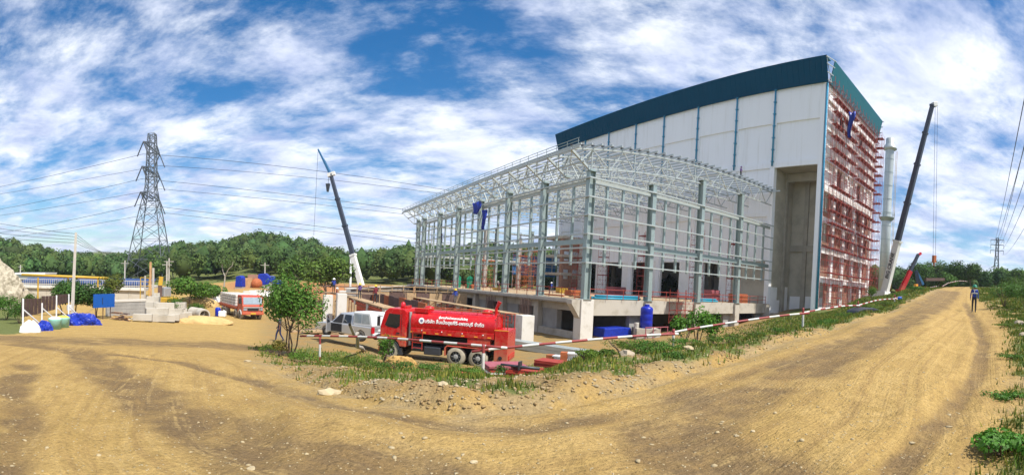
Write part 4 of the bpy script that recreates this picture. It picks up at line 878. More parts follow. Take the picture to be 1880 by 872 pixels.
# chassis
for s in (1, -1): tp_('chassis_rail', 'dark', MB().b2(.2, 7.3, s * .38 - .06, s * .38 + .06, .72, .98))
tp_('fuel_tank', 'dark_metal', MB().b2(3.9, 4.9, .55, 1.05, .48, .95), bevel=.05); tp_('air_tank', 'dark_metal', MB().tube((5.0, .8, .75), (5.7, .8, .75), .16, n=10)); tp_('tool_box', 'dark', MB().b2(4.95, 5.75, -.95, -.5, .5, .95))
tp_('exhaust_pipe', 'galv_light', MB().tube((5.92, .75, .9), (5.92, .75, 2.85), .09, n=8)); tp_('gearbox', 'dark', MB().b2(5.0, 6.8, -.3, .3, .55, 1.0))
for x in (1.66, 2.94):
    for s in (1, -1): wheel(tk, x, s * .93, .54, .46, 'tyre_dusty', s)
for s in (1, -1): wheel(tk, 6.98, s * .98, .53, .3, 'tyre_dusty', s)
for x in (1.66, 2.94): tp_('axle', 'dark', MB().tube((x, -.8, .54), (x, .8, .54), .11))
tp_('axle', 'dark', MB().tube((6.98, -.85, .53), (6.98, .85, .53), .09))
for s in (1, -1):
    tp_('mudguard', 'truck_red', MB().prism([(1.0, 1.0), (1.1, 1.13), (3.5, 1.13), (3.62, 1.0), (3.62, .55), (3.56, .55), (3.54, .98), (3.46, 1.08), (1.14, 1.08), (1.04, .98)], s * .68, s * 1.17), bevel=.01)
# tank
TZC, SA, SB = 2.26, 1.16, .74
def ell(t): return SA * math.copysign(abs(math.cos(t)) ** .8, math.cos(t)), TZC + SB * math.copysign(abs(math.sin(t)) ** .8, math.sin(t))
nn = 40; vs = []; fs = []
prof = [(.86, .90), (.80, .97), (.78, 1.0), (5.72, 1.0), (5.70, .97), (5.64, .90)]
for x, k in prof:
    for i in range(nn): y, z = ell(2 * math.pi * i / nn); vs.append((x, y * k, TZC + (z - TZC) * k))
for j in range(len(prof) - 1):
    for i in range(nn): fs.append((j * nn + i, j * nn + (i + 1) % nn, (j + 1) * nn + (i + 1) % nn, (j + 1) * nn + i))
fs += [tuple(range(nn)), tuple((len(prof) - 1) * nn + i for i in range(nn))]
tank = tp_('tank', 'truck_red', MB().add(vs, fs), smooth=False); md = tank.modifiers.new('edge', 'EDGE_SPLIT')
tank.data.polygons.foreach_set('use_smooth', [True] * len(tank.data.polygons))
for s in (1, -1):
    MB().b2(.8, 5.7, s * 1.1, s * 1.19, 1.66, 1.98).build('side_skirt', 'truck_red', tank, bevel=.015)
    for k in range(7): x = .95 + k * .76; MB().b2(x, x + .2, s * 1.19, s * 1.2, 1.72, 1.78).build('side_reflector', 'orange_reflector', tank)
    for k in range(4): x = 1.4 + k * 1.2; MB().ball((x, s * 1.2, 1.87), .035, 8, 5).build('side_lamp', 'white_paint', tank)
    MB().b2(1.0, 2.3 if s > 0 else 5.6, s * .6, s * 1.15, 1.18, 1.66).build('locker', 'truck_red', tank, bevel=.02)
    for z in (2.98,):
        MB().tube((.95, s * .75, z + .12), (5.5, s * .75, z + .12), .025, n=6).build('top_rail', 'rust_orange', tank)
        for k in range(6): MB().tube((1.0 + k * .9, s * .75, z - .06), (1.0 + k * .9, s * .75, z + .12), .02, n=5).build('rail_post', 'truck_red', tank)
MB().b2(2.3, 5.6, -.5, .5, 1.05, 1.5).build('subframe', 'dark', tank)
for x in (1.5, 5.05): MB().lathe([(.3, 0), (.3, .14), (.24, .2), (.06, .24)], 16, (x, 0, 2.98)).build('manhole', 'truck_red', tank, True)
MB().b2(4.75, 5.6, .45, .95, 2.85, 3.1).build('top_box', 'truck_red', tank, bevel=.02)
# front ladder, rear locker and water cannon
for x in (5.55, 4.95): tp_('ladder_rail', 'truck_red_dusty', MB().bar((x, 1.21, .75), (x, 1.21, 1.9), .04))
for z in (.85, 1.15, 1.45, 1.75): tp_('ladder_rung', 'truck_red_dusty', MB().bar((4.95, 1.21, z), (5.55, 1.21, z), .035))
rl = tp_('rear_locker', 'truck_red', MB().b2(.02, .76, -1.15, 1.15, .42, 2.16), bevel=.02); MB().b2(.0, .78, 1.13, 1.16, 2.165, 2.21).build('locker_trim', 'orange_reflector', rl); MB().b2(.0, .78, 1.13, 1.16, .38, .42).build('locker_trim', 'orange_reflector', rl)
MB().tube((.4, 1.14, .68), (.4, 1.19, .68), .11, n=12).build('hose_outlet', 'dark', rl); MB().b2(-.02, .019, -.9, .9, .55, .8).build('tail_lamp_bar', 'lamp_red', rl)
for x in (.08, .68):
    for y in (-1.05, 1.05): tp_('cage_post', 'truck_red_dusty', MB().bar((x, y, 2.16), (x, y, 3.0), .04))
for y in (-1.05, 1.05): tp_('cage_rail', 'truck_red_dusty', MB().bar((.08, y, 3.0), (.68, y, 3.0), .04))
wc = tp_('water_cannon', 'truck_red', MB().tube((.9, .4, 2.9), (.9, .4, 3.35), .09, n=10)); MB().tube((.9, .4, 3.33), (.72, .4, 3.72), .075, .13, n=10).build('nozzle', 'truck_red', wc)
# lettering wrapped on the tank
def wrap(me, xc, zc, name):
    for v in me.vertices:
        x, y = v.co.x, v.co.y; z = zc + y; q = min(.999, abs(z - TZC) / SB) ** (1 / .8); yy = SA * max(.0, 1 - q * q) ** .4; v.co = Vector((xc - x, yy + .012 + v.co.z, z))
    return obj(name, me, tank)
mat('letter_white', (.88, .87, .83), .5, var=.02); mat('logo_blue', (.18, .18, .28), .5, var=.02)
wrap(text_mesh('บริษัท ลิ้มเบ้งฮุยคีรี-เพชรบุรี จำกัด', .262, 'letter_white', 'tank_lettering', .002, .006), 3.12, 2.40, 'tank_lettering')
wrap(text_mesh('ผู้แทนจำหน่ายและขนส่งวัสดุ', .155, 'letter_white', 'tank_lettering_small', .002, .004), 3.2, 2.66, 'tank_lettering_small')
lg = MB()
for r0, r1, m in ((.0, .09, 1), (.09, .17, 0)):
    lg.cur = m; a = [(r1 * math.cos(t), r1 * math.sin(t)) for t in np.linspace(0, 2 * math.pi, 17)[:-1]]; b = [(max(r0, .001) * math.cos(t), max(r0, .001) * math.sin(t)) for t in np.linspace(0, 2 * math.pi, 17)[:-1]]
    lg.add([(x, y, 0) for x, y in a + b], [(i, (i + 1) % 16, 16 + (i + 1) % 16, 16 + i) for i in range(16)])
me = lg.mesh('tank_logo', ['letter_white', 'logo_blue']); wrap(me, 5.06, 2.42, 'tank_logo')
# ---- silver pickup
pr, pf_ = azr(703, 30.2), azr(598, 33.6); hd = pf_ - pr; pk = thing('pickup_truck', 'silver pickup with a rear canopy and its front door open', 'pickup', (pr.x, pr.y, gz(pr.x, pr.y) + .62), math.atan2(hd.y, hd.x)); k_ = hd.length / 5.25; pk.scale = (k_,) * 3
bp = [(.05, .55), (.02, 1.02), (1.75, 1.04), (3.75, 1.02), (4.95, .93), (5.2, .78), (5.22, .42), (4.62, .36), (4.5, .62), (4.2, .76), (3.9, .62), (3.8, .36), (1.42, .36), (1.3, .62), (1.0, .76), (.7, .62), (.6, .40), (.08, .40)]
body = MB().prism(bp, -.88, .88).build('body', 'silver', pk, bevel=.06)
cabn = MB().add([(1.78, -.78, 1.03), (1.78, .78, 1.03), (3.85, .8, 1.0), (3.85, -.8, 1.0), (1.9, -.62, 1.72), (1.9, .62, 1.72), (3.0, .62, 1.74), (3.0, -.62, 1.74)], [(0, 1, 2, 3), (4, 5, 6, 7), (0, 1, 5, 4), (1, 2, 6, 5), (2, 3, 7, 6), (3, 0, 4, 7)]).build('cabin', 'silver', pk, bevel=.05)
cn = MB().prism([(.06, 1.04), (.28, 1.92), (1.72, 1.92), (1.76, 1.04)], -.80, .80).build('canopy', 'steel_white', pk, bevel=.06)
for s in (1, -1):
    MB().add([(.28, s * .812, 1.2), (.95, s * .812, 1.2), (.95, s * .812, 1.78), (.42, s * .812, 1.78)], [(0, 1, 2, 3)]).build('canopy_window', 'glass_bright', cn); MB().add([(1.0, s * .812, 1.2), (1.64, s * .812, 1.2), (1.62, s * .812, 1.78), (1.0, s * .812, 1.78)], [(0, 1, 2, 3)]).build('canopy_window', 'glass_bright', cn)
    MB().add([(1.95, s * .80, 1.1), (2.62, s * .81, 1.1), (2.58, s * .66, 1.64), (2.0, s * .66, 1.64)], [(0, 1, 2, 3)]).build('side_window', 'glass', cabn)
    if s < 0: MB().add([(2.7, s * .81, 1.1), (3.66, s * .82, 1.08), (2.98, s * .66, 1.66), (2.7, s * .66, 1.64)], [(0, 1, 2, 3)]).build('side_window', 'glass', cabn)
    MB().b2(-.02, .1, s * .68, s * .9, .62, 1.02).build('tail_lamp', 'lamp_red', body); MB().b2(5.08, 5.24, s * .55, s * .86, .68, .86).build('headlamp', 'glass_bright', body)
    for x in (1.0, 4.2): wheel(pk, x, s * .76, .36, .25, 'tyre', s)
MB().add([(.1, -.66, 1.16), (.1, .66, 1.16), (.245, .66, 1.78), (.245, -.66, 1.78)], [(0, 1, 2, 3)]).build('rear_window', 'glass', cn)
MB().add([(3.78, -.7, 1.06), (3.78, .7, 1.06), (3.08, .58, 1.7), (3.08, -.58, 1.7)], [(0, 1, 2, 3)]).build('windscreen', 'glass', cabn)
MB().b2(-.12, .04, -.85, .85, .42, .62).build('rear_bumper', 'steel_white', body, bevel=.03); MB().b2(5.15, 5.3, -.85, .85, .38, .6).build('front_bumper', 'steel_white', body, bevel=.03); MB().b2(.0, .03, -.25, .25, .72, .86).build('number_plate', 'white_paint', body)
MB().b2(2.68, 3.72, .875, .887, .45, 1.0).add([(2.72, .83, 1.08), (3.62, .83, 1.06), (3.0, .69, 1.64), (2.72, .69, 1.64)], [(0, 1, 2, 3)]).build('door_opening', 'dark', body)
dr = MB().prism([(0, .42), (0, 1.0), (.72, 1.66), (.98, 1.64), (1.02, .42)], -.03, .03).build('open_door', 'silver', pk, loc=(3.72, .9, 0), rz=R_(118), bevel=.02); MB().prism([(.2, 1.06), (.72, 1.58), (.94, 1.57), (.95, 1.06)], -.04, .04).build('door_window', 'glass', dr); MB().b2(.03, .2, -.25, -.03, 1.0, 1.18).build('mirror', 'dark', dr)
# ---- orange-red cargo truck with concrete blocks
pr, pf_ = azr(421, 57.8), azr(466, 49.5); hd = pf_ - pr; g = (gz(pr.x, pr.y) + gz(pf_.x, pf_.y)) / 2
ct = thing('cargo_truck', 'orange-red cargo truck loaded with grey concrete blocks', 'truck', (pr.x, pr.y, g - .02), math.atan2(hd.y, hd.x)); LT = hd.length
c0 = LT - 1.75
cb = MB().prism([(c0, .75), (c0, 2.45), (c0 + .12, 2.55), (c0 + 1.25, 2.55), (c0 + 1.45, 2.40), (c0 + 1.68, 1.62), (c0 + 1.75, 1.5), (c0 + 1.75, .62), (c0 + 1.3, .62), (c0 + 1.2, .95), (c0 + .5, .95), (c0 + .4, .75)], -1.15, 1.15).build('cab', 'cargo_red', ct, bevel=.05)
MB().add([(c0 + 1.475, -1.0, 2.36), (c0 + 1.475, 1.0, 2.36), (c0 + 1.70, 1.03, 1.66), (c0 + 1.70, -1.03, 1.66)], [(0, 1, 2, 3)]).build('windscreen', 'glass_bright', cb)
MB().b2(c0 + 1.74, c0 + 1.80, -1.05, 1.05, 1.28, 1.38).build('chrome_strip', 'galv_light', cb); MB().b2(c0 + 1.74, c0 + 1.79, -.6, .6, .98, 1.26).build('grille', 'dark', cb); MB().b2(c0 + 1.70, c0 + 1.86, -1.18, 1.18, .58, .82).build('bumper', 'cargo_red', cb, bevel=.03); MB().b2(c0 + 1.86, c0 + 1.88, -.28, .28, .62, .80).build('number_plate', 'yellow_paint', cb)
for s in (1, -1):
    MB().b2(c0 + 1.74, c0 + 1.80, s * .66, s * 1.05, 1.02, 1.22).build('headlamp', 'glass_bright', cb); MB().prism([(c0 + .35, 1.65), (c0 + .35, 2.3), (c0 + 1.2, 2.3), (c0 + 1.42, 1.65)], s * 1.152, s * 1.165).build('side_window', 'glass', cb)
    MB().bar((c0 + 1.5, s * 1.15, 2.2), (c0 + 1.6, s * 1.4, 2.2), .04).b2(c0 + 1.55, c0 + 1.63, s * 1.3, s * 1.5, 1.7, 2.2).build('mirror', 'dark', cb)
    MB().prism([(c0 + .45 + .5 * 1 + .56 * math.cos(t), .5 + .56 * math.sin(t)) for t in np.linspace(.2, 2.94, 8)] + [(c0 + .95 + .5 * math.cos(t), .5 + .5 * math.sin(t)) for t in np.linspace(2.94, .2, 8)], s * .9, s * 1.2).build('wheel_arch', 'white_paint', cb)
    wheel(ct, c0 + .9, s * 1.0, .5, .3, 'tyre_dusty', s)
    for x in (1.4, 2.6, c0 - .6): wheel(ct, x, s * .95, .5, .5, 'tyre_dusty', s)
    MB().b2(.2, c0 + 1.2, s * .4 - .07, s * .4 + .07, .75, 1.0).build('chassis_rail', 'dark', ct)
MB().b2(-.1, c0 - .1, -1.2, 1.2, 1.05, 1.28).build('cargo_bed', 'cargo_red', ct, bevel=.02)
for k in range(7): MB().b2(.2 + k * .85, .3 + k * .85, -1.21, 1.21, .88, 1.05).build('cross_member', 'cargo_red', ct)
ld = thing('block_load', 'stacked pale grey concrete blocks on the cargo truck bed', 'blocks', ct.location + Vector((0, 0, 1.28)), ct.rotation_euler.z)
bme = MB().b2(-.34, .34, -.25, .25, 0, .255).mesh('block', 'concrete_pale'); nb = int((c0 - .5) / .78)
for k in range(4):
    for i in range(nb):
        for j in range(4): obj('block', bme, ld, (.45 + i * .78, -.87 + j * .58, .31 * k + .01), random.uniform(-.03, .03))
# ================================================================== people
def person(label, P, rz, h=1.7, pose=None, top='cloth_navy', legs='cloth_dark', hat='helmet_yellow', sleeve=True, band=False, group='workers on the site', shoe='cloth_dark'):
    J = dict(pel=(0, 0, .94), sp=(0, .0, 1.12), ch=(0, .01, 1.33), nk=(0, 0, 1.475), h0=(0, .02, 1.56), h1=(0, .03, 1.655), no=(0, .115, 1.575), ea=(.075, .02, 1.57), eb=(-.075, .02, 1.57),
             sl=(-.17, 0, 1.40), el=(-.23, -.02, 1.13), wl=(-.24, .05, .88), sr=(.17, 0, 1.40), er=(.23, -.02, 1.13), wr=(.24, .05, .88),
             hl=(-.09, 0, .90), kl=(-.10, .02, .50), al=(-.10, -.02, .09), tl=(-.11, .15, .035), hr=(.09, 0, .90), kr=(.10, .02, .50), ar=(.10, -.02, .09), tr=(.11, .15, .035))
    J.update(pose or {})
    rad = dict(pel=(.15, .11), sp=(.135, .10), ch=(.16, .11), nk=(.055, .055), h0=(.08, .095), h1=(.075, .088), no=(.014, .014), ea=(.018, .022), eb=(.018, .022))
    for s in 'lr': rad.update({'s' + s: (.062, .062), 'e' + s: (.045, .045), 'w' + s: (.03, .03), 'h' + s: (.085, .085), 'k' + s: (.062, .062), 'a' + s: (.045, .045), 't' + s: (.04, .03)})
    E = [('pel', 'sp', 0), ('sp', 'ch', 0), ('ch', 'nk', 0), ('nk', 'h0', 2), ('h0', 'h1', 2), ('h0', 'no', 2), ('h0', 'ea', 2), ('h0', 'eb', 2)]
    for s in 'lr': E += [('ch', 's' + s, 0), ('s' + s, 'e' + s, 0), ('e' + s, 'w' + s, 0 if sleeve else 2), ('pel', 'h' + s, 1), ('h' + s, 'k' + s, 1), ('k' + s, 'a' + s, 1), ('a' + s, 't' + s, 3)]
    for s, sg in (('l', -1), ('r', 1)):       # hand: palm, four fingers, thumb
        e, w = Vector(J['e' + s]), Vector(J['w' + s]); d = (w - e).normalized(); sd = Vector((0, 1, 0)) - d * d.y; sd = sd.normalized() if sd.length > .1 else Vector((1, 0, 0)); inn = d.cross(sd) * 1.0
        J['p' + s] = tuple(w + d * .075); rad['p' + s] = (.022, .034); E.append(('w' + s, 'p' + s, 2))
        for k, (o, ln) in enumerate(((.030, .07), (.010, .08), (-.010, .075), (-.030, .06))):
            n1, n2 = 'f%s%d' % (s, k), 'g%s%d' % (s, k); J[n1] = tuple(Vector(J['p' + s]) + sd * o + d * ln * .5); J[n2] = tuple(Vector(J['p' + s]) + sd * o + d * ln * .85 + inn * (-sg) * .02); rad[n1] = rad[n2] = (.009, .009); E += [('p' + s, n1, 2), (n1, n2, 2)]
        n1, n2 = 't1' + s, 't2' + s; J[n1] = tuple(w + d * .045 + sd * .042); J[n2] = tuple(w + d * .085 + sd * .055); rad[n1] = rad[n2] = (.010, .010); E += [('w' + s, n1, 2), (n1, n2, 2)]
    keys = list(J); ix = {k: i for i, k in enumerate(keys)}; me = bpy.data.meshes.new('person'); me.from_pydata([J[k] for k in keys], [(ix[a], ix[b]) for a, b, _ in E], [])
    o = bpy.data.objects.new('person', me); SC.collection.objects.link(o); o.modifiers.new('s', 'SKIN'); ss = o.modifiers.new('u', 'SUBSURF'); ss.levels = ss.render_levels = 1
    for k in keys: v = me.skin_vertices[0].data[ix[k]]; v.radius = rad[k]; v.use_root = (k == 'pel')
    dg = bpy.context.evaluated_depsgraph_get(); m2 = bpy.data.meshes.new_from_object(o.evaluated_get(dg)); bpy.data.objects.remove(o)
    for m in (top, legs, 'skin', shoe): m2.materials.append(MATS[m])
    segs = [(np.array(J[a]), np.array(J[b]), c) for a, b, c in E]; A = np.array([s[0] for s in segs]); D = np.array([s[1] - s[0] for s in segs]); cc = np.array([s[2] for s in segs]); DD = (D * D).sum(1) + 1e-9
    ct_ = np.empty(len(m2.polygons) * 3); m2.polygons.foreach_get('center', ct_); ct_ = ct_.reshape(-1, 3); tt = np.clip(((ct_[:, None] - A) * D).sum(-1) / DD, 0, 1); dist = np.linalg.norm(ct_[:, None] - A - tt[..., None] * D, axis=-1)
    mi = cc[dist.argmin(1)]; m2.polygons.foreach_set('material_index', mi.astype('i')); m2.polygons.foreach_set('use_smooth', [True] * len(mi)); m2.name = 'person'
    s = h / 1.72; root = thing('person', label, 'person', P, rz, group); root.scale = (s, s, s); obj('body', m2, root)
    hd_ = Vector(J['h0']); up = (Vector(J['h1']) - Vector(J['nk'])).normalized(); q = up.to_track_quat('Z', 'Y').to_matrix().to_4x4() if abs(up.z) < .995 else Matrix.Identity(4)
    hm = MB().lathe([(.185, 0), (.185, .015), (.135, .03), (.13, .07), (.10, .125), (.05, .15), (.01, .155)], 14); hm.xf(Matrix.Translation(Vector(J['h0']) + up * .055) @ q); hm.build('helmet', hat, root, True)
    for sx in (-.03, .03): MB().ball((J['h0'][0] + sx, J['h0'][1] + .082, J['h0'][2] + .03), .012, 6, 4).build('eye', 'dark', root)
    if band: MB().lathe([(.205, 1.18), (.21, 1.25)], 14).xf(Matrix.Diagonal((1, .76, 1, 1))).build('reflective_band', 'reflective', root); MB().bar((0, .128, 1.2), (0, .145, 1.44), .05, .02).build('front_strip', 'white_cloth', root); MB().lathe([(.11, 1.41), (.075, 1.47)], 12).build('collar', 'white_cloth', root)
    return root
walk = dict(kl=(-.10, .16, .52), al=(-.10, .20, .12), tl=(-.11, .36, .06), kr=(.10, -.02, .50), ar=(.10, -.26, .14), tr=(.11, -.12, .05), el=(-.23, -.10, 1.14), wl=(-.23, -.06, .90), er=(.23, .06, 1.13), wr=(.23, .20, .92))
p = gp(1790, 30.5); person('person in a blue jacket and green helmet walking down the dirt road', (p.x, p.y, p.z), math.atan2(-p.y, -p.x) - math.pi / 2, 1.72, dict(kl=(-.10, .08, .51), al=(-.10, .04, .09), tl=(-.11, .20, .035), ar=(.10, -.08, .10), tr=(.11, .08, .035)), 'cloth_blue', 'cloth_dark', 'helmet_green', band=True)
p = gp(516, 30.0); person('person in dark clothes striding left past the small tree', (p.x, p.y, p.z), math.radians(100), 1.72, walk, 'cloth_grey', 'cloth_navy', 'cloth_dark', sleeve=False)
MB().ball((0, 0, 0), .13, 10, 6, (1, .6, 1.3)).build('x', 'white_cloth') if False else None
q = L2W(-21.6, 3.4, -.95); person('worker in yellow helmet and maroon shirt bending an arm on the formwork', q, math.radians(40), 1.70, dict(er=(.26, .10, 1.17), wr=(.20, .30, 1.22), kl=(-.14, .05, .50), al=(-.17, .0, .09), tl=(-.2, .16, .035)), 'cloth_maroon', 'cloth_dark')
q = L2W(-21.6, 11.2, -.95); person('worker in yellow helmet standing on the formwork above the pickup', q, math.radians(-160), 1.70, dict(wl=(-.16, .16, 1.02), wr=(.16, .16, 1.02)), 'cloth_purple', 'cloth_dark')
q = L2W(-10.35, 11.0, -1.2); person('worker in a bright blue shirt and yellow helmet behind the tank', q, math.radians(190), 1.72, dict(er=(.28, .0, 1.15), wr=(.33, .12, .98)), 'cloth_blue', 'cloth_grey')
q = azr(613, 56.6); person('worker in white helmet and blue shirt standing highest on the pole scaffold', (q.x, q.y, -4.0 + 3.48), math.radians(-150), 1.68, dict(er=(.26, .14, 1.2), wr=(.2, .3, 1.3)), 'cloth_blue', 'cloth_dark', 'helmet_white')
q = azr(619, 56.2); person('worker in white helmet crouching lower on the pole scaffold', (q.x, q.y, -4.0 + 2.4), math.radians(-60), 1.68, dict(kl=(-.12, .25, .62), kr=(.12, .22, .58), wl=(-.2, .3, 1.1), wr=(.2, .3, 1.1)), 'cloth_maroon', 'cloth_dark', 'helmet_white')
q = L2W(7.3, 17.4, SLAB); person('worker in white helmet and blue shirt walking across the podium floor', q, math.radians(60), 1.72, walk, 'cloth_blue', 'cloth_grey', 'helmet_white')
q = BF @ onloc(915, 541, 'y', 27.); person('worker in white helmet stooping over steel near the yellow beams', (q.x, q.y, SLAB), math.radians(20), 1.7, dict(sp=(0, .10, 1.10), ch=(0, .28, 1.22), nk=(0, .38, 1.30), h0=(0, .44, 1.36), h1=(0, .49, 1.44), no=(0, .53, 1.33), ea=(.075, .44, 1.36), eb=(-.075, .44, 1.36), sl=(-.17, .30, 1.25), sr=(.17, .30, 1.25), el=(-.2, .34, .98), er=(.2, .34, .98), wl=(-.15, .45, .78), wr=(.15, .45, .78)), 'cloth_grey', 'cloth_dark', 'helmet_white')
q = BF @ onloc(810, 447, 'x', -.75); person('worker in dark clothes climbing a column of the steel frame', q, BROT - math.pi / 2, 1.75, dict(el=(-.22, .2, 1.5), wl=(-.15, .3, 1.7), er=(.22, .2, 1.35), wr=(.15, .32, 1.45), kl=(-.12, .26, .72), al=(-.12, .1, .35), tl=(-.12, .24, .3), kr=(.1, .12, .52)), 'cloth_navy', 'cloth_dark', 'cloth_navy')
xr = 28.0; q = L2W(xr, -.0, zt(xr) + SLAB + .3); person('worker in purple clothes standing on the roof edge of the steel frame', q, math.radians(-150), 1.75, dict(wl=(-.12, .16, 1.12), wr=(.12, .16, 1.12), el=(-.26, .02, 1.18), er=(.26, .02, 1.18)), 'cloth_purple', 'cloth_dark', 'cloth_purple')
q = azr(668, 90); person('worker in an orange helmet beside the foot of the left crane', (q.x, q.y, gz(q.x, q.y) + 1.2), 2., 1.75, None, 'cloth_maroon', 'cloth_dark', 'helmet_orange')
# ================================================================== red and white barrier along the road
bf = thing('barrier_fence', 'red and white striped pole barrier along the road verge', 'barrier', gp(887, 14.2))
posts = [(587, 667, 619, 20.0), (887, 697, 632, 14.4), (1236, 655, 604, 17.0), (1474, 612, 565, 20.8), (1575, 592, 553, 28.0), (1642, 566, 541, 37.0)]
PT = []
for x, yb, yt, r in posts:
    b = atd(x, yb, r); g = gz(b.x, b.y); tpp = atd(x + .6, yt, r); PT.append((b, tpp)); rod('post', (b.x, b.y, min(b.z, g) - .25), tpp, .048, 'barrier_stripes', bf)
def rail(pa, ra, pb, rb): rod('rail', atd(*pa, ra), atd(*pb, rb), .042, 'barrier_stripes', bf)
rail((553, 617), 21.2, (930, 639), 14.3); rail((866, 646), 14.7, (1245, 613), 16.7); rail((1213, 615), 16.9, (1485, 575), 20.6); rail((1466, 577), 20.9, (1580, 561), 27.8); rail((1570, 562), 27.9, (1648, 549), 37.0)
rail((1640, 550), 37.2, (1672, 541), 44); rail((1670, 542), 44, (1682, 534), 50); rail((1685, 536), 56, (1700, 534), 58); rail((1697, 532), 60, (1720, 526), 66); rail((1729, 526), 66, (1755, 517), 76); rail((1752, 517), 76, (1775, 517), 84)
for x, y, r in ((1670, 556, 44), (1681, 552, 50), (1699, 540, 58), (1719, 535, 66), (1753, 528, 76)):
    a = atd(x, y, r); rod('post', (a.x, a.y, gz(a.x, a.y) - .2), (a.x, a.y, atd(x, 540 if x < 1690 else 526, r).z), .055, 'barrier_stripes', bf)
tb = atd(1652, 548, 37.0); MB().ball((tb.x, tb.y, tb.z), .16, 10, 6, (1.5, 1, 1)).build('blue_rag', 'board_blue', bf, world=True)
bf['label'] = 'red and white striped pole barrier along the road verge'
# ================================================================== vegetation
def leaf_mesh(name, P, N, S, tint, m, asp=1.0, droop=0., shape='quad'):
    """P points, N facing normals, S sizes, tint (n,3): many small leaf faces as one mesh with a colour attribute."""
    n = len(P); N = N / (np.linalg.norm(N, axis=1, keepdims=True) + 1e-9); R = rng.normal(size=(n, 3)); U = np.cross(N, R); U /= np.linalg.norm(U, axis=1, keepdims=True) + 1e-9; W = np.cross(N, U)
    U = U * S[:, None]; W = W * S[:, None] * asp
    if shape == 'quad': C = np.stack([P - U * .5, P + W * .38 + N * S[:, None] * .12, P + U * .5, P - W * .42], 1); k = 4
    else: C = np.stack([P - U * .5, P + W * .5, P + U * .55], 1); k = 3
    V = C.reshape(-1, 3); me = bpy.data.meshes.new(name); me.vertices.add(len(V)); me.vertices.foreach_set('co', V.astype('f').ravel()); me.loops.add(n * k); me.loops.foreach_set('vertex_index', np.arange(n * k, dtype='i'))
    me.polygons.add(n); me.polygons.foreach_set('loop_start', np.arange(0, n * k, k, dtype='i')); me.update()
    at = me.color_attributes.new('tint', 'FLOAT_COLOR', 'POINT'); at.data.foreach_set('color', np.repeat(np.concatenate([tint, np.ones((n, 1))], 1), k, 0).astype('f').ravel()); me.materials.append(MATS[m]); return me
def crown_pts(c, rx, rz, n, lobes=7, seed=0, shell=.45):
    r = np.random.default_rng(seed); per = n // lobes; P = []; N = []
    for i in range(lobes):
        d = r.normal(size=3); d /= np.linalg.norm(d); d[2] = abs(d[2]) * .9 - .25; q = r.uniform(.35, .75); lc = np.array(c) + d * np.array([rx, rx, rz]) * q; lr = np.array([rx, rx, rz]) * r.uniform(.32, .55)
        v = r.normal(size=(per, 3)); v /= np.linalg.norm(v, axis=1, keepdims=True); rad = r.uniform(shell, 1.05, (per, 1)) ** .5; P.append(lc + v * rad * lr); N.append(v + np.array([0, 0, .5]) + r.normal(size=(per, 3)) * .45)
    return np.concatenate(P), np.concatenate(N)
def tints(n, base=(1, 1, 1), var=.3, seed=0):
    r = np.random.default_rng(seed); v = r.uniform(1 - var, 1 + var, (n, 1)); return np.clip(np.array(base) * v * r.uniform(.92, 1.08, (n, 3)), 0, 4)
def limb(mb, p, q, r0, r1, seg=4, wob=.12, seed=0):
    r = np.random.default_rng(seed); p, q = np.array(p, float), np.array(q, float); pts = [p + (q - p) * t + (r.normal(size=3) * wob * np.linalg.norm(q - p) * .25 * (0 < t < 1)) for t in np.linspace(0, 1, seg + 1)]
    for i in range(seg): mb.tube(pts[i], pts[i + 1], r0 + (r1 - r0) * i / seg, r0 + (r1 - r0) * (i + 1) / seg, n=7, caps=False)
    return pts
def tree(name, label, px, r, h, rx, n=3500, leaf=.16, base=(1, 1, 1), seed=0, crown_lo=.3, m='leaf', bark='bark', lobes=9, group=None, stems=1, cat='tree', z=None, trunk_r=None):
    p = gp(px, r) if not isinstance(px, Vector) else px; zz = p.z if z is None else z; t = thing(name, label, cat, (p.x, p.y, zz - .05), 0, group); rr = np.random.default_rng(seed)
    tr = trunk_r or max(.03, h * .018); trunk = MB(); ends = []
    for s in range(stems):
        a = rr.uniform(0, 6.28); top = (math.cos(a) * rx * .35 * (stems > 1), math.sin(a) * rx * .35 * (stems > 1), h * rr.uniform(.6, .75)); pts = limb(trunk, (.08 * math.cos(a) * (stems > 1), .08 * math.sin(a) * (stems > 1), 0), top, tr, tr * .45, 5, .1, seed + s)
        for k in range(5):
            b = rr.uniform(0, 6.28); st = pts[2 + k % 3]; e = (st[0] + math.cos(b) * rx * .7, st[1] + math.sin(b) * rx * .7, st[2] + h * rr.uniform(.1, .3)); limb(trunk, st, e, tr * .45, tr * .12, 3, .15, seed + 10 * k)
    trunk.build('trunk', bark, t, True)
    zc = h * (crown_lo + 1) / 2; P, N = crown_pts((0, 0, zc), rx, h * (1 - crown_lo) / 2, n, lobes, seed)
    obj('crown', leaf_mesh('crown', P, N, rr.uniform(.6, 1.25, len(P)) * leaf, tints(len(P), base, .32, seed), m), t); return t
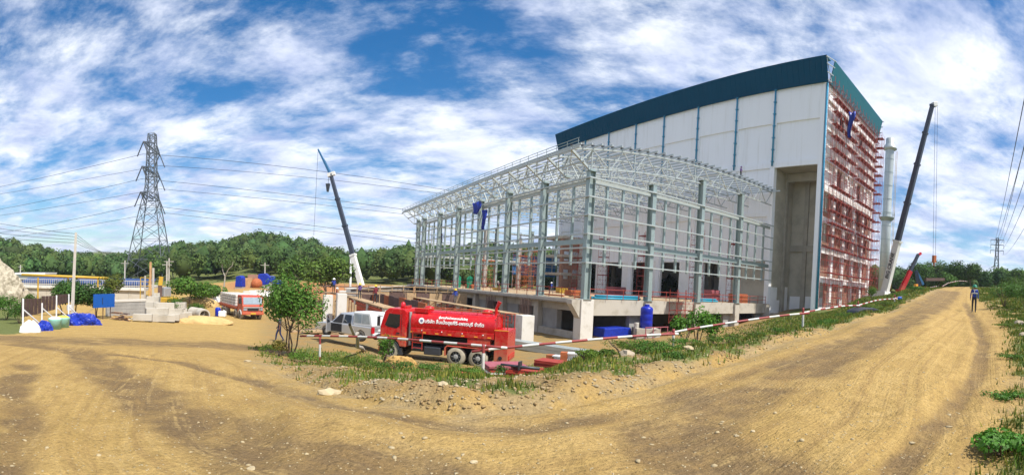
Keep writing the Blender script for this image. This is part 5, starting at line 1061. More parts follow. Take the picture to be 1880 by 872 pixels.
def shrub(name, label, px, r, h, rx, n=900, leaf=.1, base=(1, 1, 1), seed=0, group=None, asp=.6, p=None, flowers=None):
    p = p or gp(px, r); t = thing(name, label, 'shrub' if h > .5 else 'plant', (p.x, p.y, p.z - .03), 0, group); rr = np.random.default_rng(seed); st = MB()
    for k in range(6):
        a = rr.uniform(0, 6.28); limb(st, (0, 0, 0), (math.cos(a) * rx * .6, math.sin(a) * rx * .6, h * rr.uniform(.6, .9)), .012 + h * .006, .005, 3, .12, seed + k)
    st.build('stems', 'bark', t); P, N = crown_pts((0, 0, h * .55), rx, h * .48, n, 9, seed, .2); k = P[:, 2] > 0.02; P, N = P[k], N[k]; T = tints(len(P), base, .35, seed)
    if flowers: f = rr.random(len(P)) < flowers; T[f] = np.array([5.0, 4.2, 9.0]) * .9
    obj('foliage', leaf_mesh('foliage', P, N, rr.uniform(.6, 1.3, len(P)) * leaf, T, 'leaf', asp), t); return t
ICO = bmesh.new(); bmesh.ops.create_icosphere(ICO, subdivisions=1, radius=1.); ICO_V = np.array([v.co for v in ICO.verts]); ICO_F = np.array([[v.index for v in f.verts] for f in ICO.faces]); ICO.free()
# the wood on the hills: reads as one mass
def wood():
    r = np.random.default_rng(3); Pa, Na, Sa, Ta = [], [], [], []; cores = []
    n = 3300; px = r.uniform(-330, 2150, n); rr = 124 + (r.random(n) ** 1.25) * 240
    for x, d in zip(px, rr):
        if 1110 < x < 1590 and r.random() < .75: continue
        if x > 1590 and d < 138: continue
        if x < 330 and d < 140: continue
        if 560 < x < 1000 and d < 150 and r.random() < .3: continue
        p = azr(x, d); z = float(base_z(np.array([p.x]), np.array([p.y]))[0]); h = r.uniform(6.0, 10.5) * (.8 if d > 300 else 1.); rx = h * r.uniform(.34, .5); k = int(np.clip(43000 / d, 110, 320))
        q, nn = crown_pts((p.x, p.y, z + h * .52), rx, h * .5, k, 7, int(r.integers(1e9)), .6)
        base = np.array([1, 1, 1]) * r.uniform(.75, 1.4) * np.array([r.uniform(.8, 1.25), 1, r.uniform(.7, .95)])
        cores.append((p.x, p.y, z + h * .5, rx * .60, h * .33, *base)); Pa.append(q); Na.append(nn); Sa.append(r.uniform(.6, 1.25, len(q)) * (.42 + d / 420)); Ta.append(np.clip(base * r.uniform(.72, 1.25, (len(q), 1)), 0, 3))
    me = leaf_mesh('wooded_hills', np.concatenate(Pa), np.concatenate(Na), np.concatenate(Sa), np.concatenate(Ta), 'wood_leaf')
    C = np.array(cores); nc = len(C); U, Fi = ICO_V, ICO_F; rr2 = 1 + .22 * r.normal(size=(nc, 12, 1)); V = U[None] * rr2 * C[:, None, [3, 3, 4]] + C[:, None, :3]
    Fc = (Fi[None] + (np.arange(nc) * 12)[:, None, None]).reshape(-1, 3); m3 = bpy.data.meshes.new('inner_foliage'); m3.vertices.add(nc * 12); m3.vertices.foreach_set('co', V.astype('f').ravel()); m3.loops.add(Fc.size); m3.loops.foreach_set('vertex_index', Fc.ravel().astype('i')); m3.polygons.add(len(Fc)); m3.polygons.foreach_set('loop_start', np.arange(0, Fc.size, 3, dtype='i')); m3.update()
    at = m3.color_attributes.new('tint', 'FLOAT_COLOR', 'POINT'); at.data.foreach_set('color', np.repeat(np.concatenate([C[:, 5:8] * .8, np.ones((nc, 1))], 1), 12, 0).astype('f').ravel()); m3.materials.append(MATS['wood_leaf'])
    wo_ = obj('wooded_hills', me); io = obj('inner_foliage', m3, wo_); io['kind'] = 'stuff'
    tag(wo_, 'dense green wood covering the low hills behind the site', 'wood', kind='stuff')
wood()
# single trees in front of the wood
tree('shade_tree', 'small open-crowned tree with several stems on the verge', 538, 22, 4.4, 1.8, 6200, .12, (1.15, 1.42, .8), 5, .12, stems=5, trunk_r=.04, lobes=17)
tree('spreading_tree', 'tall yellow-green tree behind the formwork', 597, 78, 9.6, 4.6, 3600, .42, (1.35, 1.25, .75), 6, .2, trunk_r=.22)
tree('spreading_tree', 'olive green tree left of the yellow-green tree', 548, 84, 8.6, 4.0, 2800, .42, (1.05, 1.1, .75), 7, .2, trunk_r=.2)
tree('leafy_tree', 'bright green rounded tree behind the concrete blocks', 350, 62, 4.6, 3.2, 2600, .3, (1.15, 1.35, .7), 8, .05)
tree('leafy_tree', 'light green tree sloping down towards the white barrier', 383, 68, 3.2, 2.4, 1600, .3, (1.1, 1.3, .7), 9, .05)
tree('leafy_tree', 'dark bushy tree just behind the blue notice board', 178, 44, 3.6, 2.0, 2600, .22, (.6, .8, .6), 10, .05)
tree('leafy_tree', 'dark bushy tree behind the leaning concrete pole', 140, 43, 4.1, 2.2, 2800, .22, (.62, .85, .6), 11, .05)
tree('leafy_tree', 'mid green tree between the fence and the concrete pole', 112, 46, 4.0, 1.9, 2200, .22, (.8, 1.05, .65), 12, .05)
tree('dry_tree', 'tree with reddish dry top near the pylon', 205, 62, 5.0, 2.0, 1500, .26, (1.5, 1.05, .7), 13, .2)
bt = gp(411, 84); t = thing('bare_tree', 'pale leafless tree in front of the dark wood', 'tree', bt); m = MB(); limb(m, (0, 0, -.3), (.2, 0, 3.2), .2, .12, 4, .05, 1); limb(m, (.2, 0, 3.0), (-1.4, .3, 6.4), .11, .04, 4, .1, 2); limb(m, (.2, 0, 3.0), (1.9, -.2, 5.6), .11, .04, 4, .1, 3); limb(m, (-.6, .1, 4.6), (-.1, .3, 6.6), .05, .02, 3, .1, 4); m.build('trunk', 'bark_pale', t, True)
P_, N_ = crown_pts((0, .2, 5.6), 2.2, 1.5, 260, 5, 3); obj('crown', leaf_mesh('crown', P_, N_, np.full(len(P_), .28), tints(len(P_), (.9, .9, .7), .3), 'wood_leaf'), t)
for i, (x, d, h, rx, b, wh) in enumerate(((1655, 118, 6.5, 3.4, (.9, 1, .8), 'dark tree just right of the crane boom foot'), (1690, 122, 9.2, 4.6, (.85, 1.05, .7), 'broad dark tree behind the red loader crane'), (1722, 128, 11.0, 4.6, (1.0, 1.1, .7), 'tallest tree behind the hanging beam'), (1752, 124, 9.2, 4.0, (.8, 1.0, .7), 'rounded tree right of the hanging beam'), (1782, 122, 8.8, 3.8, (.95, 1.05, .7), 'rounded tree behind the walking person'), (1812, 130, 6.8, 3.4, (.7, .9, .7), 'low dark tree left of the far pylon'), (1842, 132, 8.2, 3.4, (.75, .95, .7), 'dark tree right of the far pylon'), (1868, 126, 7.4, 3.6, (1.1, 1.2, .7), 'pale green tree at the right edge above the bush'), (1905, 120, 8.5, 4.2, (1.0, 1.1, .7), 'tree cut by the right edge of the view'), (1735, 108, 5.0, 2.8, (1.0, 1.2, .7), 'small bright tree at the crest of the road'))):
    tree('roadside_tree', wh, x, d, h, rx, 2400, .46, b, 30 + i, .05, 'wood_leaf', group='trees beyond the crest of the road', lobes=10)
# shrubs and weeds
shrub('leafy_bush', 'large pale green bush with grey flower heads right of the road', 1845, 33, 2.1, 1.35, 2600, .11, (1.25, 1.5, 1.2), 50, flowers=.03)
shrub('leafy_bush', 'pale bush at the right edge of the view', 1885, 31, 1.9, 1.2, 1800, .11, (1.2, 1.4, 1.1), 51, flowers=.03)
shrub('leafy_bush', 'bush with grass tops behind the pale flowering bush', 1868, 45, 2.2, 1.9, 1600, .14, (1.1, 1.2, .8), 52)
shrub('leafy_bush', 'bright bush below the rubble mound at the left edge', 12, 40, 2.4, 2.0, 2600, .16, (.95, 1.3, .6), 53)
shrub('leafy_bush', 'olive bush growing against the rubble mound', 62, 47, 2.5, 1.5, 1700, .16, (1.1, 1.15, .7), 54)
shrub('leafy_bush', 'dark bush beside the leftmost bush', 36, 36, 1.7, 1.3, 1600, .14, (.75, 1.0, .6), 55)
shrub('leafy_bush', 'green bush behind the stacked concrete blocks', 322, 43, 2.5, 1.3, 2200, .14, (.8, 1.05, .6), 56)
shrub('leafy_bush', 'low green bush beside the concrete culvert rings', 356, 50, 1.7, 1.4, 1300, .15, (1.0, 1.2, .65), 57)
shrub('leafy_bush', 'small round bush beside the scaffold and the crane foot', 1603, 46, 1.7, .9, 900, .12, (1.3, 1.4, .7), 58)
shrub('young_plant', 'leafy young plant with long leaves beside the tanker cab', 712, 22.5, 1.75, .5, 420, .20, (1.2, 1.5, .7), 59, asp=.35)
shrub('young_plant', 'broad-leaved seedling left of the barrier post by the podium', 1262, 18.5, 1.5, .6, 620, .16, (1.2, 1.6, .7), 60, asp=.4)
shrub('young_plant', 'tallest broad-leaved seedling beside the blue water tank', 1287, 19.5, 1.9, .7, 800, .17, (1.2, 1.6, .7), 61, asp=.4)
shrub('young_plant', 'broad-leaved seedling right of the tall one', 1312, 20, 1.75, .6, 620, .17, (1.2, 1.6, .7), 62, asp=.4)
shrub('young_plant', 'big-leaved creeper in the bottom right corner', 1855, 5.1, .26, .5, 1500, .055, (1.1, 1.6, .8), 63, asp=.85)
shrub('young_plant', 'white-flowered weed beside the middle barrier post', 928, 15.2, .55, .30, 420, .06, (1.1, 1.4, .8), 64, flowers=.18)
shrub('young_plant', 'reddish dry plant at the foot of the shade tree', 517, 20.5, .85, .45, 500, .09, (1.9, .95, .6), 65)
wd = [(560, 19.5, .5, .9), (610, 20, .45, .9), (660, 19, .5, .9), (700, 17.5, .4, .8), (790, 18.5, .45, .9), (740, 17, .45, .8), (870, 13.4, .32, .6), (1085, 10.5, .35, .32), (1150, 13, .5, .7), (1185, 12.5, .45, .8), (1215, 12, .4, .7), (1200, 14.5, .5, .8), (1270, 15.5, .4, .7), (1330, 15, .45, .8), (1365, 16, .5, .7), (1400, 17.5, .4, .8), (1440, 19, .4, .9), (1500, 21, .4, .9), (1530, 24, .45, 1.0), (1560, 27, .5, 1.1), (1600, 31, .5, 1.2), (1630, 34, .5, 1.2), (1655, 40, .5, 1.2), (1680, 46, .55, 1.3), (1866, 8, .14, .45), (1872, 12, .16, .6), (1852, 20, .18, .8), (500, 21.5, .5, .6), (1120, 11.2, .25, .3), (1245, 9.8, .2, .3)]
wl = ['weeds under the left barrier post', 'weeds right of the left barrier post', 'weeds below the pickup', 'weeds below the tanker cab front', 'weeds below the tanker chassis', 'weeds below the tanker front wheel', 'weeds at the foot of the middle barrier post', 'round weed tuft on the rubble bank', 'weed clump on the bank below the blue tarp', 'dense weed clump below the blue water tank', 'weed clump at the right barrier post foot', 'weed clump behind the right barrier post', 'weed clump below the seedlings', 'weeds below the second podium pillar', 'weeds below the third podium pillar', 'weeds below the raw cement bay', 'weeds left of the striped post by the downpipe', 'weeds right of the striped post by the downpipe', 'weeds below the scaffold', 'weeds beside the dark debris', 'weeds below the far scaffold end', 'weeds below the crane foot', 'weeds below the red boom', 'weeds where the barrier bends', 'small weed on the right verge nearby', 'weed on the right verge in the middle', 'weed on the right verge below the bush', 'weeds left of the shade tree', 'small weed left on the rubble bank', 'small weed at the road edge below the barrier']
for i, ((x, d, h, w), lb) in enumerate(zip(wd, wl)): shrub('weed_clump', 'green ' + lb, x, d, h, w, int(420 + 500 * w), .05 + .0012 * d, (1.25 + .3 * math.sin(i), 1.35, .75), 100 + i, 'weed clumps on the verges', .5)
# grass: nobody could count it
def grass():
    r = np.random.default_rng(11); n = 330000; rad = 3.5 + (r.random(n) ** 1.4) * 66; px = r.uniform(430, 2050, n); a = (px - 940) / F; x, y = rad * np.sin(a), rad * np.cos(a); q = zones(x, y); n2 = fbm(x, y, 1.1, 4, 2)
    den = q['berm'] * np.clip((n2 + .02) * 6 + .45 + np.clip((px - 1100) / 400, 0, .6) + .25 - np.clip((1100 - px) / 900, 0, .30) - np.exp(-q['dt'] / (.9 + np.clip((1150 - px) / 250, 0, 2.2))) * 1.0, .0, 1) + q['outer'] * np.clip(.8 + n2 * 4, 0, 1)
    sb_ = np.clip((px - 1290) / 230 + n2 * .8, 0, 1); den = den * (np.clip((29 - rad) / 5, 0, 1) * (1 - sb_) + sb_); k = r.random(n) < den * np.where(q['outer'] > .3, 1.1, .62); x, y, rad = x[k], y[k], rad[k]; n = len(x)
    z = ground_z(x, y); h = r.uniform(.04, .15, n) * (.7 + np.minimum(rad, 40) / 45); w = (.008 + .0011 * rad) * r.uniform(.7, 1.4, n); b = r.uniform(0, 6.28, n); ln = r.uniform(.1, .6, n) * h
    d = np.stack([np.cos(b), np.sin(b)], 1); c = r.uniform(0, 6.28, n); V = np.empty((n, 3, 3)); V[:, 0] = np.stack([x - d[:, 0] * w, y - d[:, 1] * w, z - .02], 1); V[:, 1] = np.stack([x + d[:, 0] * w, y + d[:, 1] * w, z - .02], 1); V[:, 2] = np.stack([x + np.cos(c) * ln, y + np.sin(c) * ln, z + h], 1)
    me = bpy.data.meshes.new('grass'); me.vertices.add(n * 3); me.vertices.foreach_set('co', V.astype('f').ravel()); me.loops.add(n * 3); me.loops.foreach_set('vertex_index', np.arange(n * 3, dtype='i')); me.polygons.add(n); me.polygons.foreach_set('loop_start', np.arange(0, n * 3, 3, dtype='i')); me.update()
    dry = (r.random(n) < .42)[:, None]; T = np.where(dry, np.array([2.1, 1.5, 1.1]), np.array([1.0, 1.2, .75])) * r.uniform(.7, 1.3, (n, 1)); at = me.color_attributes.new('tint', 'FLOAT_COLOR', 'POINT'); at.data.foreach_set('color', np.repeat(np.concatenate([T, np.ones((n, 1))], 1), 3, 0).astype('f').ravel()); me.materials.append(MATS['grass_blade'])
    tag(obj('grass', me), 'short grass and dry stalks on the road verges', 'grass', kind='stuff')
grass()
# stones
mat('clod', (.28, .19, .085), .95, scale=1.7, col2=(.36, .30, .19), c2t=(.45, .65)); mat('gravel_tan', (.44, .35, .2), .95, var=.15, scale=4)
ICO = bmesh.new(); bmesh.ops.create_icosphere(ICO, subdivisions=1, radius=1.); ICO_V = np.array([v.co for v in ICO.verts]); ICO_F = np.array([[v.index for v in f.verts] for f in ICO.faces]); ICO.free()
def stones(name, label, X, Y, S, m, sink=.35, flat=.65):
    r = np.random.default_rng(len(X)); n = len(X); Z = ground_z(X, Y); V = ICO_V[None] * (1 + .28 * r.normal(size=(n, 12, 1))) * S[:, None, None] * np.stack([r.uniform(.7, 1.4, n), r.uniform(.7, 1.4, n), r.uniform(.5, 1., n) * flat], 1)[:, None]
    a = r.uniform(0, 6.28, n); c, s = np.cos(a)[:, None], np.sin(a)[:, None]; VX = V[..., 0] * c - V[..., 1] * s; VY = V[..., 0] * s + V[..., 1] * c; V = np.stack([VX + X[:, None], VY + Y[:, None], V[..., 2] + (Z + S * flat * (.5 - sink))[:, None]], -1).reshape(-1, 3)
    Fc = (ICO_F[None] + (np.arange(n) * 12)[:, None, None]).reshape(-1, 3); me = bpy.data.meshes.new(name); me.vertices.add(len(V)); me.vertices.foreach_set('co', V.astype('f').ravel()); me.loops.add(Fc.size); me.loops.foreach_set('vertex_index', Fc.ravel().astype('i')); me.polygons.add(len(Fc)); me.polygons.foreach_set('loop_start', np.arange(0, Fc.size, 3, dtype='i')); me.update(); me.materials.append(MATS[m])
    tag(obj(name, me), label, 'gravel', kind='stuff')
r = np.random.default_rng(5); n = 6500; rad = 3.2 + r.random(n) ** 1.8 * 22; a = (r.uniform(-100, 1980, n) - 940) / F; S = r.uniform(.004, .013, n) * (1 + (r.random(n) < .06) * 1.6); stones('gravel', 'loose pale gravel scattered over the dirt road', rad * np.sin(a), rad * np.cos(a), S, 'gravel_tan')
n = 15000; rad = 5 + r.random(n) * 14; a = (r.uniform(500, 1560, n) - 940) / F; X, Y = rad * np.sin(a), rad * np.cos(a); q = zones(X, Y); k = (q['inner']) & (q['dt'] < 4.5) & (r.random(n) < np.exp(-q['dt'] / 2.2)); stones('rubble_edge', 'broken stones and clods along the crumbling road bank', X[k], Y[k], r.uniform(.008, .034, k.sum()), 'clod', .3, .8)
def rock(label, px, py, s, m='rock_pale', sq=(1, .7, .4)):
    p = hit(px, py); rr = np.random.default_rng(int(px)); bm = bmesh.new(); bmesh.ops.create_icosphere(bm, subdivisions=2, radius=1.); 
    for v in bm.verts: d = 1 + .22 * math.sin(7 * v.co.x + px) * math.cos(5 * v.co.y + py) + rr.normal() * .07; v.co = Vector((v.co.x * sq[0], v.co.y * sq[1], v.co.z * sq[2])) * d * s
    me = bpy.data.meshes.new('rock'); bm.to_mesh(me); bm.free(); me.materials.append(MATS[m]); o = obj('rock', me, None, (p.x, p.y, p.z + s * sq[2] * .25), rr.uniform(0, 3)); tag(o, label, 'rock', 'loose rocks')
rock('large flat pale rock at the foot of the bank on the left', 605, 716, .2); rock('flat pale stone at the bottom edge below the tanker', 462, 855, .05); rock('pale stone at the bottom right of centre', 1382, 796, .035); rock('white stone near the bottom centre', 1352, 800, .03)
rock('grey rock on the right verge', 1872, 600, .30, 'rock', (1, .7, .5)); rock('second grey rock lower on the right verge', 1878, 622, .2, 'rock', (1, .8, .5)); rock('white stone on the bank below the right barrier post', 1263, 655, .14, 'rock_pale', (1, .8, .6)); rock('brown rock in the middle of the bank', 1150, 668, .26, 'rock', (1, .6, .5)); rock('pale stone at the road edge below the tanker', 812, 735, .1); rock('small pale stone left of the road bank', 455, 664, .12); rock('pale stone near the bottom edge at centre', 870, 850, .04)
# dead log on the bank
a, b = hit(668, 642), atd(642, 596, 21.0); t = thing('dead_log', 'grey-brown dead log sticking up below the pickup', 'log', a); m = MB(); limb(m, a - Vector((0, 0, .1)), b, .13, .07, 5, .06, 4); m.build('trunk', 'bark_pale', t, True, world=True)
# yellow earth heap by the cab
p = gp(742, 20.5); m = bmesh.new(); bmesh.ops.create_icosphere(m, subdivisions=4, radius=1.)
for v in m.verts: v.co = Vector((v.co.x * .75, v.co.y * .6, v.co.z * .5)) * (1 + .3 * 2.2 * float(fbm(np.array([v.co.x * 3 + v.co.z]), np.array([v.co.y * 3 + v.co.z * 2]), 1.3, 5)[0]))
me = bpy.data.meshes.new('earth_heap'); m.to_mesh(me); m.free(); mat('earth_yellow', (.46, .28, .09), .95, var=.15, scale=4, bump=.5); me.materials.append(MATS['earth_yellow']); o = obj('earth_heap', me, None, (p.x, p.y, p.z + .1)); tag(o, 'small heap of yellow earth in front of the tanker cab', 'earth heap')
# ================================================================== lower clutter beside the tanker and under the podium
def panels(label, px, r, n, sx, sy, sz, m, rz, name='form_panel_stack'):
    p = gp(px, r); t = thing(name, label, 'panel stack', p, rz)
    for k in range(n): MB().box((random.uniform(-.05, .05), random.uniform(-.05, .05), (k + .5) * sz), (sx, sy, sz * .9), random.uniform(-.05, .05)).build('panel', m if isinstance(m, str) else m[k % len(m)], t)
    return p
panels('red and white form panels stacked behind the middle barrier post', 935, 18.2, 7, 1.5, 1.1, .075, ['scaffold_red', 'scaffold_pink', 'scaffold_pink', 'white_paint'], .3)
panels('low stack of red form panels under a steel tube', 972, 18.0, 5, 1.3, 1.0, .06, ['scaffold_red'], -.2)
panels('long red form panels leaning on the rubble bank', 1035, 19.2, 4, 1.9, .8, .06, ['scaffold_red'], -.5)
panels('small red panel lying below the tanker rear wheels', 862, 19.0, 2, .9, .4, .06, ['rust_orange'], .2)
for i, (x, d, rz, wh) in enumerate(((1062, 21.5, -.45, 'left'), (1092, 20.5, -.2, 'right'))):
    p = gp(x, d); t = thing('white_beam', 'white painted steel beam on the bank, %s one of two' % wh, 'steel beam', p, rz); MB().b2(-1.0, 1.0, -.2, .2, .28, .33).b2(-1., 1., -.03, .03, .05, .28).b2(-1, 1, -.2, .2, 0, .05).build('beam', 'white_paint', t); MB().b2(-1.3, -1.001, -.2, .2, .0, .33).build('end_plate', 'rust_orange', t)
p = gp(962, 17.6, .42); t = thing('steel_prop', 'grey steel prop with a square plate lying on red panels', 'prop', p, -.35); MB().tube((-.75, 0, 0), (.75, 0, 0), .055, n=10).build('tube', 'dark_metal', t, True); MB().box((.0, 0, .05), (.06, .3, .3)).build('plate', 'dark_metal', t)
p = gp(1000, 37); t = thing('galvanised_beam_stack', 'long galvanised beams lying in front of the podium', 'steel beams', p, BROT - 1.25)
for k in range(6): MB().b2(-4.5 + random.uniform(-.3, .3), 4.5, (k % 3) * .4, (k % 3) * .4 + .32, .32 * (k // 3), .32 * (k // 3) + .3).build('beam', 'galv_light', t)
p = gp(1018, 24); o = MB().ball((0, 0, .12), .3, 10, 6, (1.2, .8, .55)).build('white_sack', 'white_cloth', None, True, loc=p); tag(o, 'crumpled white sack on the sand right of the tanker', 'sack')
# blue water tank, tarp pallet, drum
q = BF @ onloc(1186, 600, 'y', -1.6); g = q.z - .15
t = thing('water_tank', 'tall dark blue plastic water tank in front of the podium', 'water tank', (q.x, q.y, g)); hh = (EYE + ray(1186, 559)[2] * math.hypot(q.x, q.y)) - g; R0 = 1.3 * .56
R0 = 11.5 / F * math.hypot(q.x, q.y)
MB().lathe([(R0, 0), (R0, hh * .30), (R0 * .97, hh * .32), (R0, hh * .34), (R0, hh * .58), (R0 * .97, hh * .60), (R0, hh * .62), (R0, hh * .80), (R0 * .92, hh * .87), (R0 * .6, hh * .92), (R0 * .38, hh * .93)], 28).build('shell', 'blue_plastic', t, True); MB().lathe([(R0 * .42, hh * .93), (R0 * .42, hh), (R0 * .3, hh + .03)], 20).build('lid', 'blue_plastic', t)
MB().b2(-1.4, 1.4, -1.2, 1.2, -2.2, -.001).build('plinth', 'concrete', t)
q = BF @ onloc(1168, 606, 'y', -1.2); o = MB().lathe([(.28, -1.5), (.28, .8), (.3, .85)], 16).build('pale_drum', 'concrete_pale', None, True, loc=q); tag(o, 'pale drum beside the blue water tank', 'drum')
q = BF @ onloc(1124, 618, 'y', .5); t = thing('tarped_pallet', 'long pallet wrapped in blue tarp under the podium edge', 'tarp', (q.x, q.y, q.z - .1), BROT); Wd = 68 / F * math.hypot(q.x, q.y)
MB().prism([(-Wd / 2, .12), (Wd / 2, .12), (Wd / 2 - .1, 1.15), (Wd / 6, 1.25), (-Wd / 4, 1.18), (-Wd / 2 + .1, 1.2)], -1, 1).build('tarp', 'tarp_blue', t, bevel=.12); MB().b2(-Wd / 2, Wd / 2, -.9, .9, -1.2, .11).build('pallet', 'timber', t)
q = BF @ onloc(1205, 625, 'y', -3.2); t = thing('red_trestle', 'low red steel trestle below the blue water tank', 'trestle', (q.x, q.y, q.z), BROT)
for x in (-1.8, -.6, .6, 1.8): MB().bar((x, 0, -.6), (x, 0, 1.5), .08).build('leg', 'scaffold_pink', t)
for z in (.7, 1.5): MB().bar((-1.9, 0, z), (1.9, 0, z), .09).build('rail', 'scaffold_pink', t)
p = gp(1590, 27.5); t = thing('dark_debris_sheet', 'dark crumpled plastic sheet on the verge below the scaffold', 'debris', p); MB().prism([(-1.0, 0), (1.0, 0), (.8, .22), (.2, .34), (-.5, .3), (-.9, .15)], -.5, .5).build('sheet', 'dark_metal', t, bevel=.05)
# ================================================================== left side
P, Q = atd(131, 600, 36), atd(139.5, 427, 36); t = thing('concrete_pole', 'leaning square concrete power pole at the left', 'power pole', P); MB().bar(P - Vector((0, 0, .4)), Q, .30, .30, .17, .17).build('shaft', 'pole_concrete', t, world=True)
MB().box((P.x - .05, P.y - .2, P.z + 1.45), (.32, .2, .42)).build('meter_box', 'white_paint', t, world=True); MB().tube(Q - Vector((.5, 0, 2.2)), Q - Vector((0, 0, 2.2)), .05).build('bracket', 'pylon_steel', t, world=True)
def catenary(a, b, sag, n=14): return [a.lerp(b, i / n) - Vector((0, 0, sag * 4 * (i / n) * (1 - i / n))) for i in range(n + 1)]
def wire(label, a, b, sag, r=.03, group=None):
    t = thing('power_line', label, 'cable', a, 0, group); MB().path(catenary(a, b, sag), r, 4).build('conductor', 'wire', t, world=True)
for i, (yl, yr) in enumerate(((402, 428), (415, 433), (427, 438), (438, 443))):
    wire('thin overhead line from the concrete pole to the left edge, %s' % ('topmost', 'second from top', 'third from top', 'lowest')[i], atd(-160, yl - 26, 44), Q - Vector((0, 0, .1 + .22 * i)), .35, .016, 'lines on the concrete pole')
    wire('thin overhead line from the concrete pole back towards the wood, %s' % ('topmost', 'second from top', 'third from top', 'lowest')[i], Q - Vector((0, 0, .1 + .22 * i)), atd(205, 466 - i * 2, 95), .5, .018, 'lines on the concrete pole')
# corrugated screen fence with white braces
fa, fb = azr(40, 28.5), azr(125, 35.5); t = thing('corrugated_screen', 'brown corrugated sheet screen on white posts at the left', 'fence', (fa.x, fa.y, gz(fa.x, fa.y)))
u = (fb - fa).normalized(); pv = Vector((-u.y, u.x, 0)); n = 26
for i in range(n):
    s = i / n; a, b = fa.lerp(fb, s), fa.lerp(fb, (i + .97) / n); px = 40 + 85 * s; r0 = 28.5 + 7 * s; zb_ = atd(px, 583 - 22 * s + (6 if s > .68 else 0) * 0 - (6 if s > .68 else 0), r0).z; zt_ = atd(px, 549 - 3 * s - (4 if .35 < s < .68 else 0) - (6 if s > .68 else 0), r0).z
    off = pv * (.03 if i % 2 else 0.); MB().add([a + off, b + off, b + off + pv * .02, a + off + pv * .02], []).add([(a + off) + Vector((0, 0, zb_)), (b + off) + Vector((0, 0, zb_)), (b + off) + Vector((0, 0, zt_)), (a + off) + Vector((0, 0, zt_)), (a + off + pv * .02) + Vector((0, 0, zb_)), (b + off + pv * .02) + Vector((0, 0, zb_)), (b + off + pv * .02) + Vector((0, 0, zt_)), (a + off + pv * .02) + Vector((0, 0, zt_))], [(0, 1, 2, 3), (7, 6, 5, 4), (0, 4, 5, 1), (1, 5, 6, 2), (2, 6, 7, 3), (3, 7, 4, 0)]).build('sheet', 'rust_sheet', t, world=True)
for s, yt in ((0., 548), (.36, 556), (.68, 542), (.99, 540)):
    a = fa.lerp(fb, s) - pv * .1; r0 = 28.5 + 7 * s; g = gz(a.x, a.y); MB().tube((a.x, a.y, g - .2), (a.x, a.y, atd(40 + 85 * s, yt, r0).z), .055, n=8).build('post', 'white_paint', t, world=True); bq = a + u * 1.6 - pv * 1.0; MB().tube((a.x, a.y, g + 1.3), (bq.x, bq.y, gz(bq.x, bq.y) - .1), .045, n=8).build('brace', 'white_paint', t, world=True)
def heap(name, label, px, r, w, d, h, m, seed, cat, lump=.35):
    p = gp(px, r); bm = bmesh.new(); bmesh.ops.create_icosphere(bm, subdivisions=5, radius=1.); rr = np.random.default_rng(seed); c = np.array([v.co for v in bm.verts]); nz = fbm(c[:, 0] * 1.7 + c[:, 2] + seed * 3, c[:, 1] * 1.7 - c[:, 2] * .8 + 5, 1.5, 5, seed % 4) + .55 * np.abs(fbm(c[:, 0] * 5 + c[:, 2] * 4, c[:, 1] * 5 - c[:, 2] * 3, 1.6, 3, 1))
    for v, k in zip(bm.verts, nz): v.co = Vector((v.co.x * w, v.co.y * d, max(v.co.z, -.15) * h)) * (1 + lump * float(k) * 2)
    me = bpy.data.meshes.new(name); bm.to_mesh(me); bm.free(); me.materials.append(MATS[m]); me.polygons.foreach_set('use_smooth', [seed % 2 == 0] * len(me.polygons)); o = obj(name, me, None, p, math.atan2(-p.x, p.y)); tag(o, label, cat); return o
heap('white_sack', 'big white sack lying at the foot of the screen fence', 57, 27.2, .55, .45, .62, 'white_cloth', 2, 'sack', .25)
heap('blue_tarp_bundle', 'blue tarp bundle between the white sack and the green tubs', 82, 28.6, .48, .45, .55, 'tarp_blue', 3, 'tarp', .4)
heap('blue_tarp_heap', 'wide heap covered with blue tarp at the concrete pole foot', 150, 34.0, 1.25, .7, .78, 'tarp_blue', 5, 'tarp', .45)
for i, (x, r0, wh) in enumerate(((102, 29.8, 'left'), (117, 31.0, 'right'))):
    p = gp(x, r0); t = thing('green_tub', 'pale green plastic tub with cloth on top, %s of two' % wh, 'tub', p); MB().lathe([(.36, 0), (.42, .55), (.46, .66), (.44, .68), (.38, .66)], 20).build('tub', 'tub_green', t, True)
    MB().ball((0, 0, .66), .4, 12, 6, (1, 1, .35)).build('cloth', 'yellow_cloth' if i else 'white_cloth', t, True)
# blue notice board
a, b = azr(172, 41), azr(211, 42.5); g = gz(a.x, a.y); z0, z1 = atd(190, 565, 41.5).z, atd(190, 540, 41.5).z; t = thing('notice_board', 'blue painted notice board on thin legs in front of dark bushes', 'sign', (a.x, a.y, g))
for i in range(3):
    p0, p1 = a.lerp(b, i / 3), a.lerp(b, (i + .985) / 3); MB().bar((p0.x, p0.y, (z0 + z1) / 2), (p1.x, p1.y, (z0 + z1) / 2), .05, z1 - z0).build('panel', 'board_blue', t, world=True)
for s in (.1, .45, .8): p0 = a.lerp(b, s); MB().bar((p0.x * 1.004, p0.y * 1.004, gz(p0.x, p0.y) - .2), (p0.x * 1.004, p0.y * 1.004, z1), .06).build('leg', 'rust_sheet', t, world=True)
p0 = a.lerp(b, .42); MB().box((p0.x, p0.y - .04, (z0 + z1) / 2), (.14, .03, .55)).build('paint_patch', 'dark_metal', t, world=True)
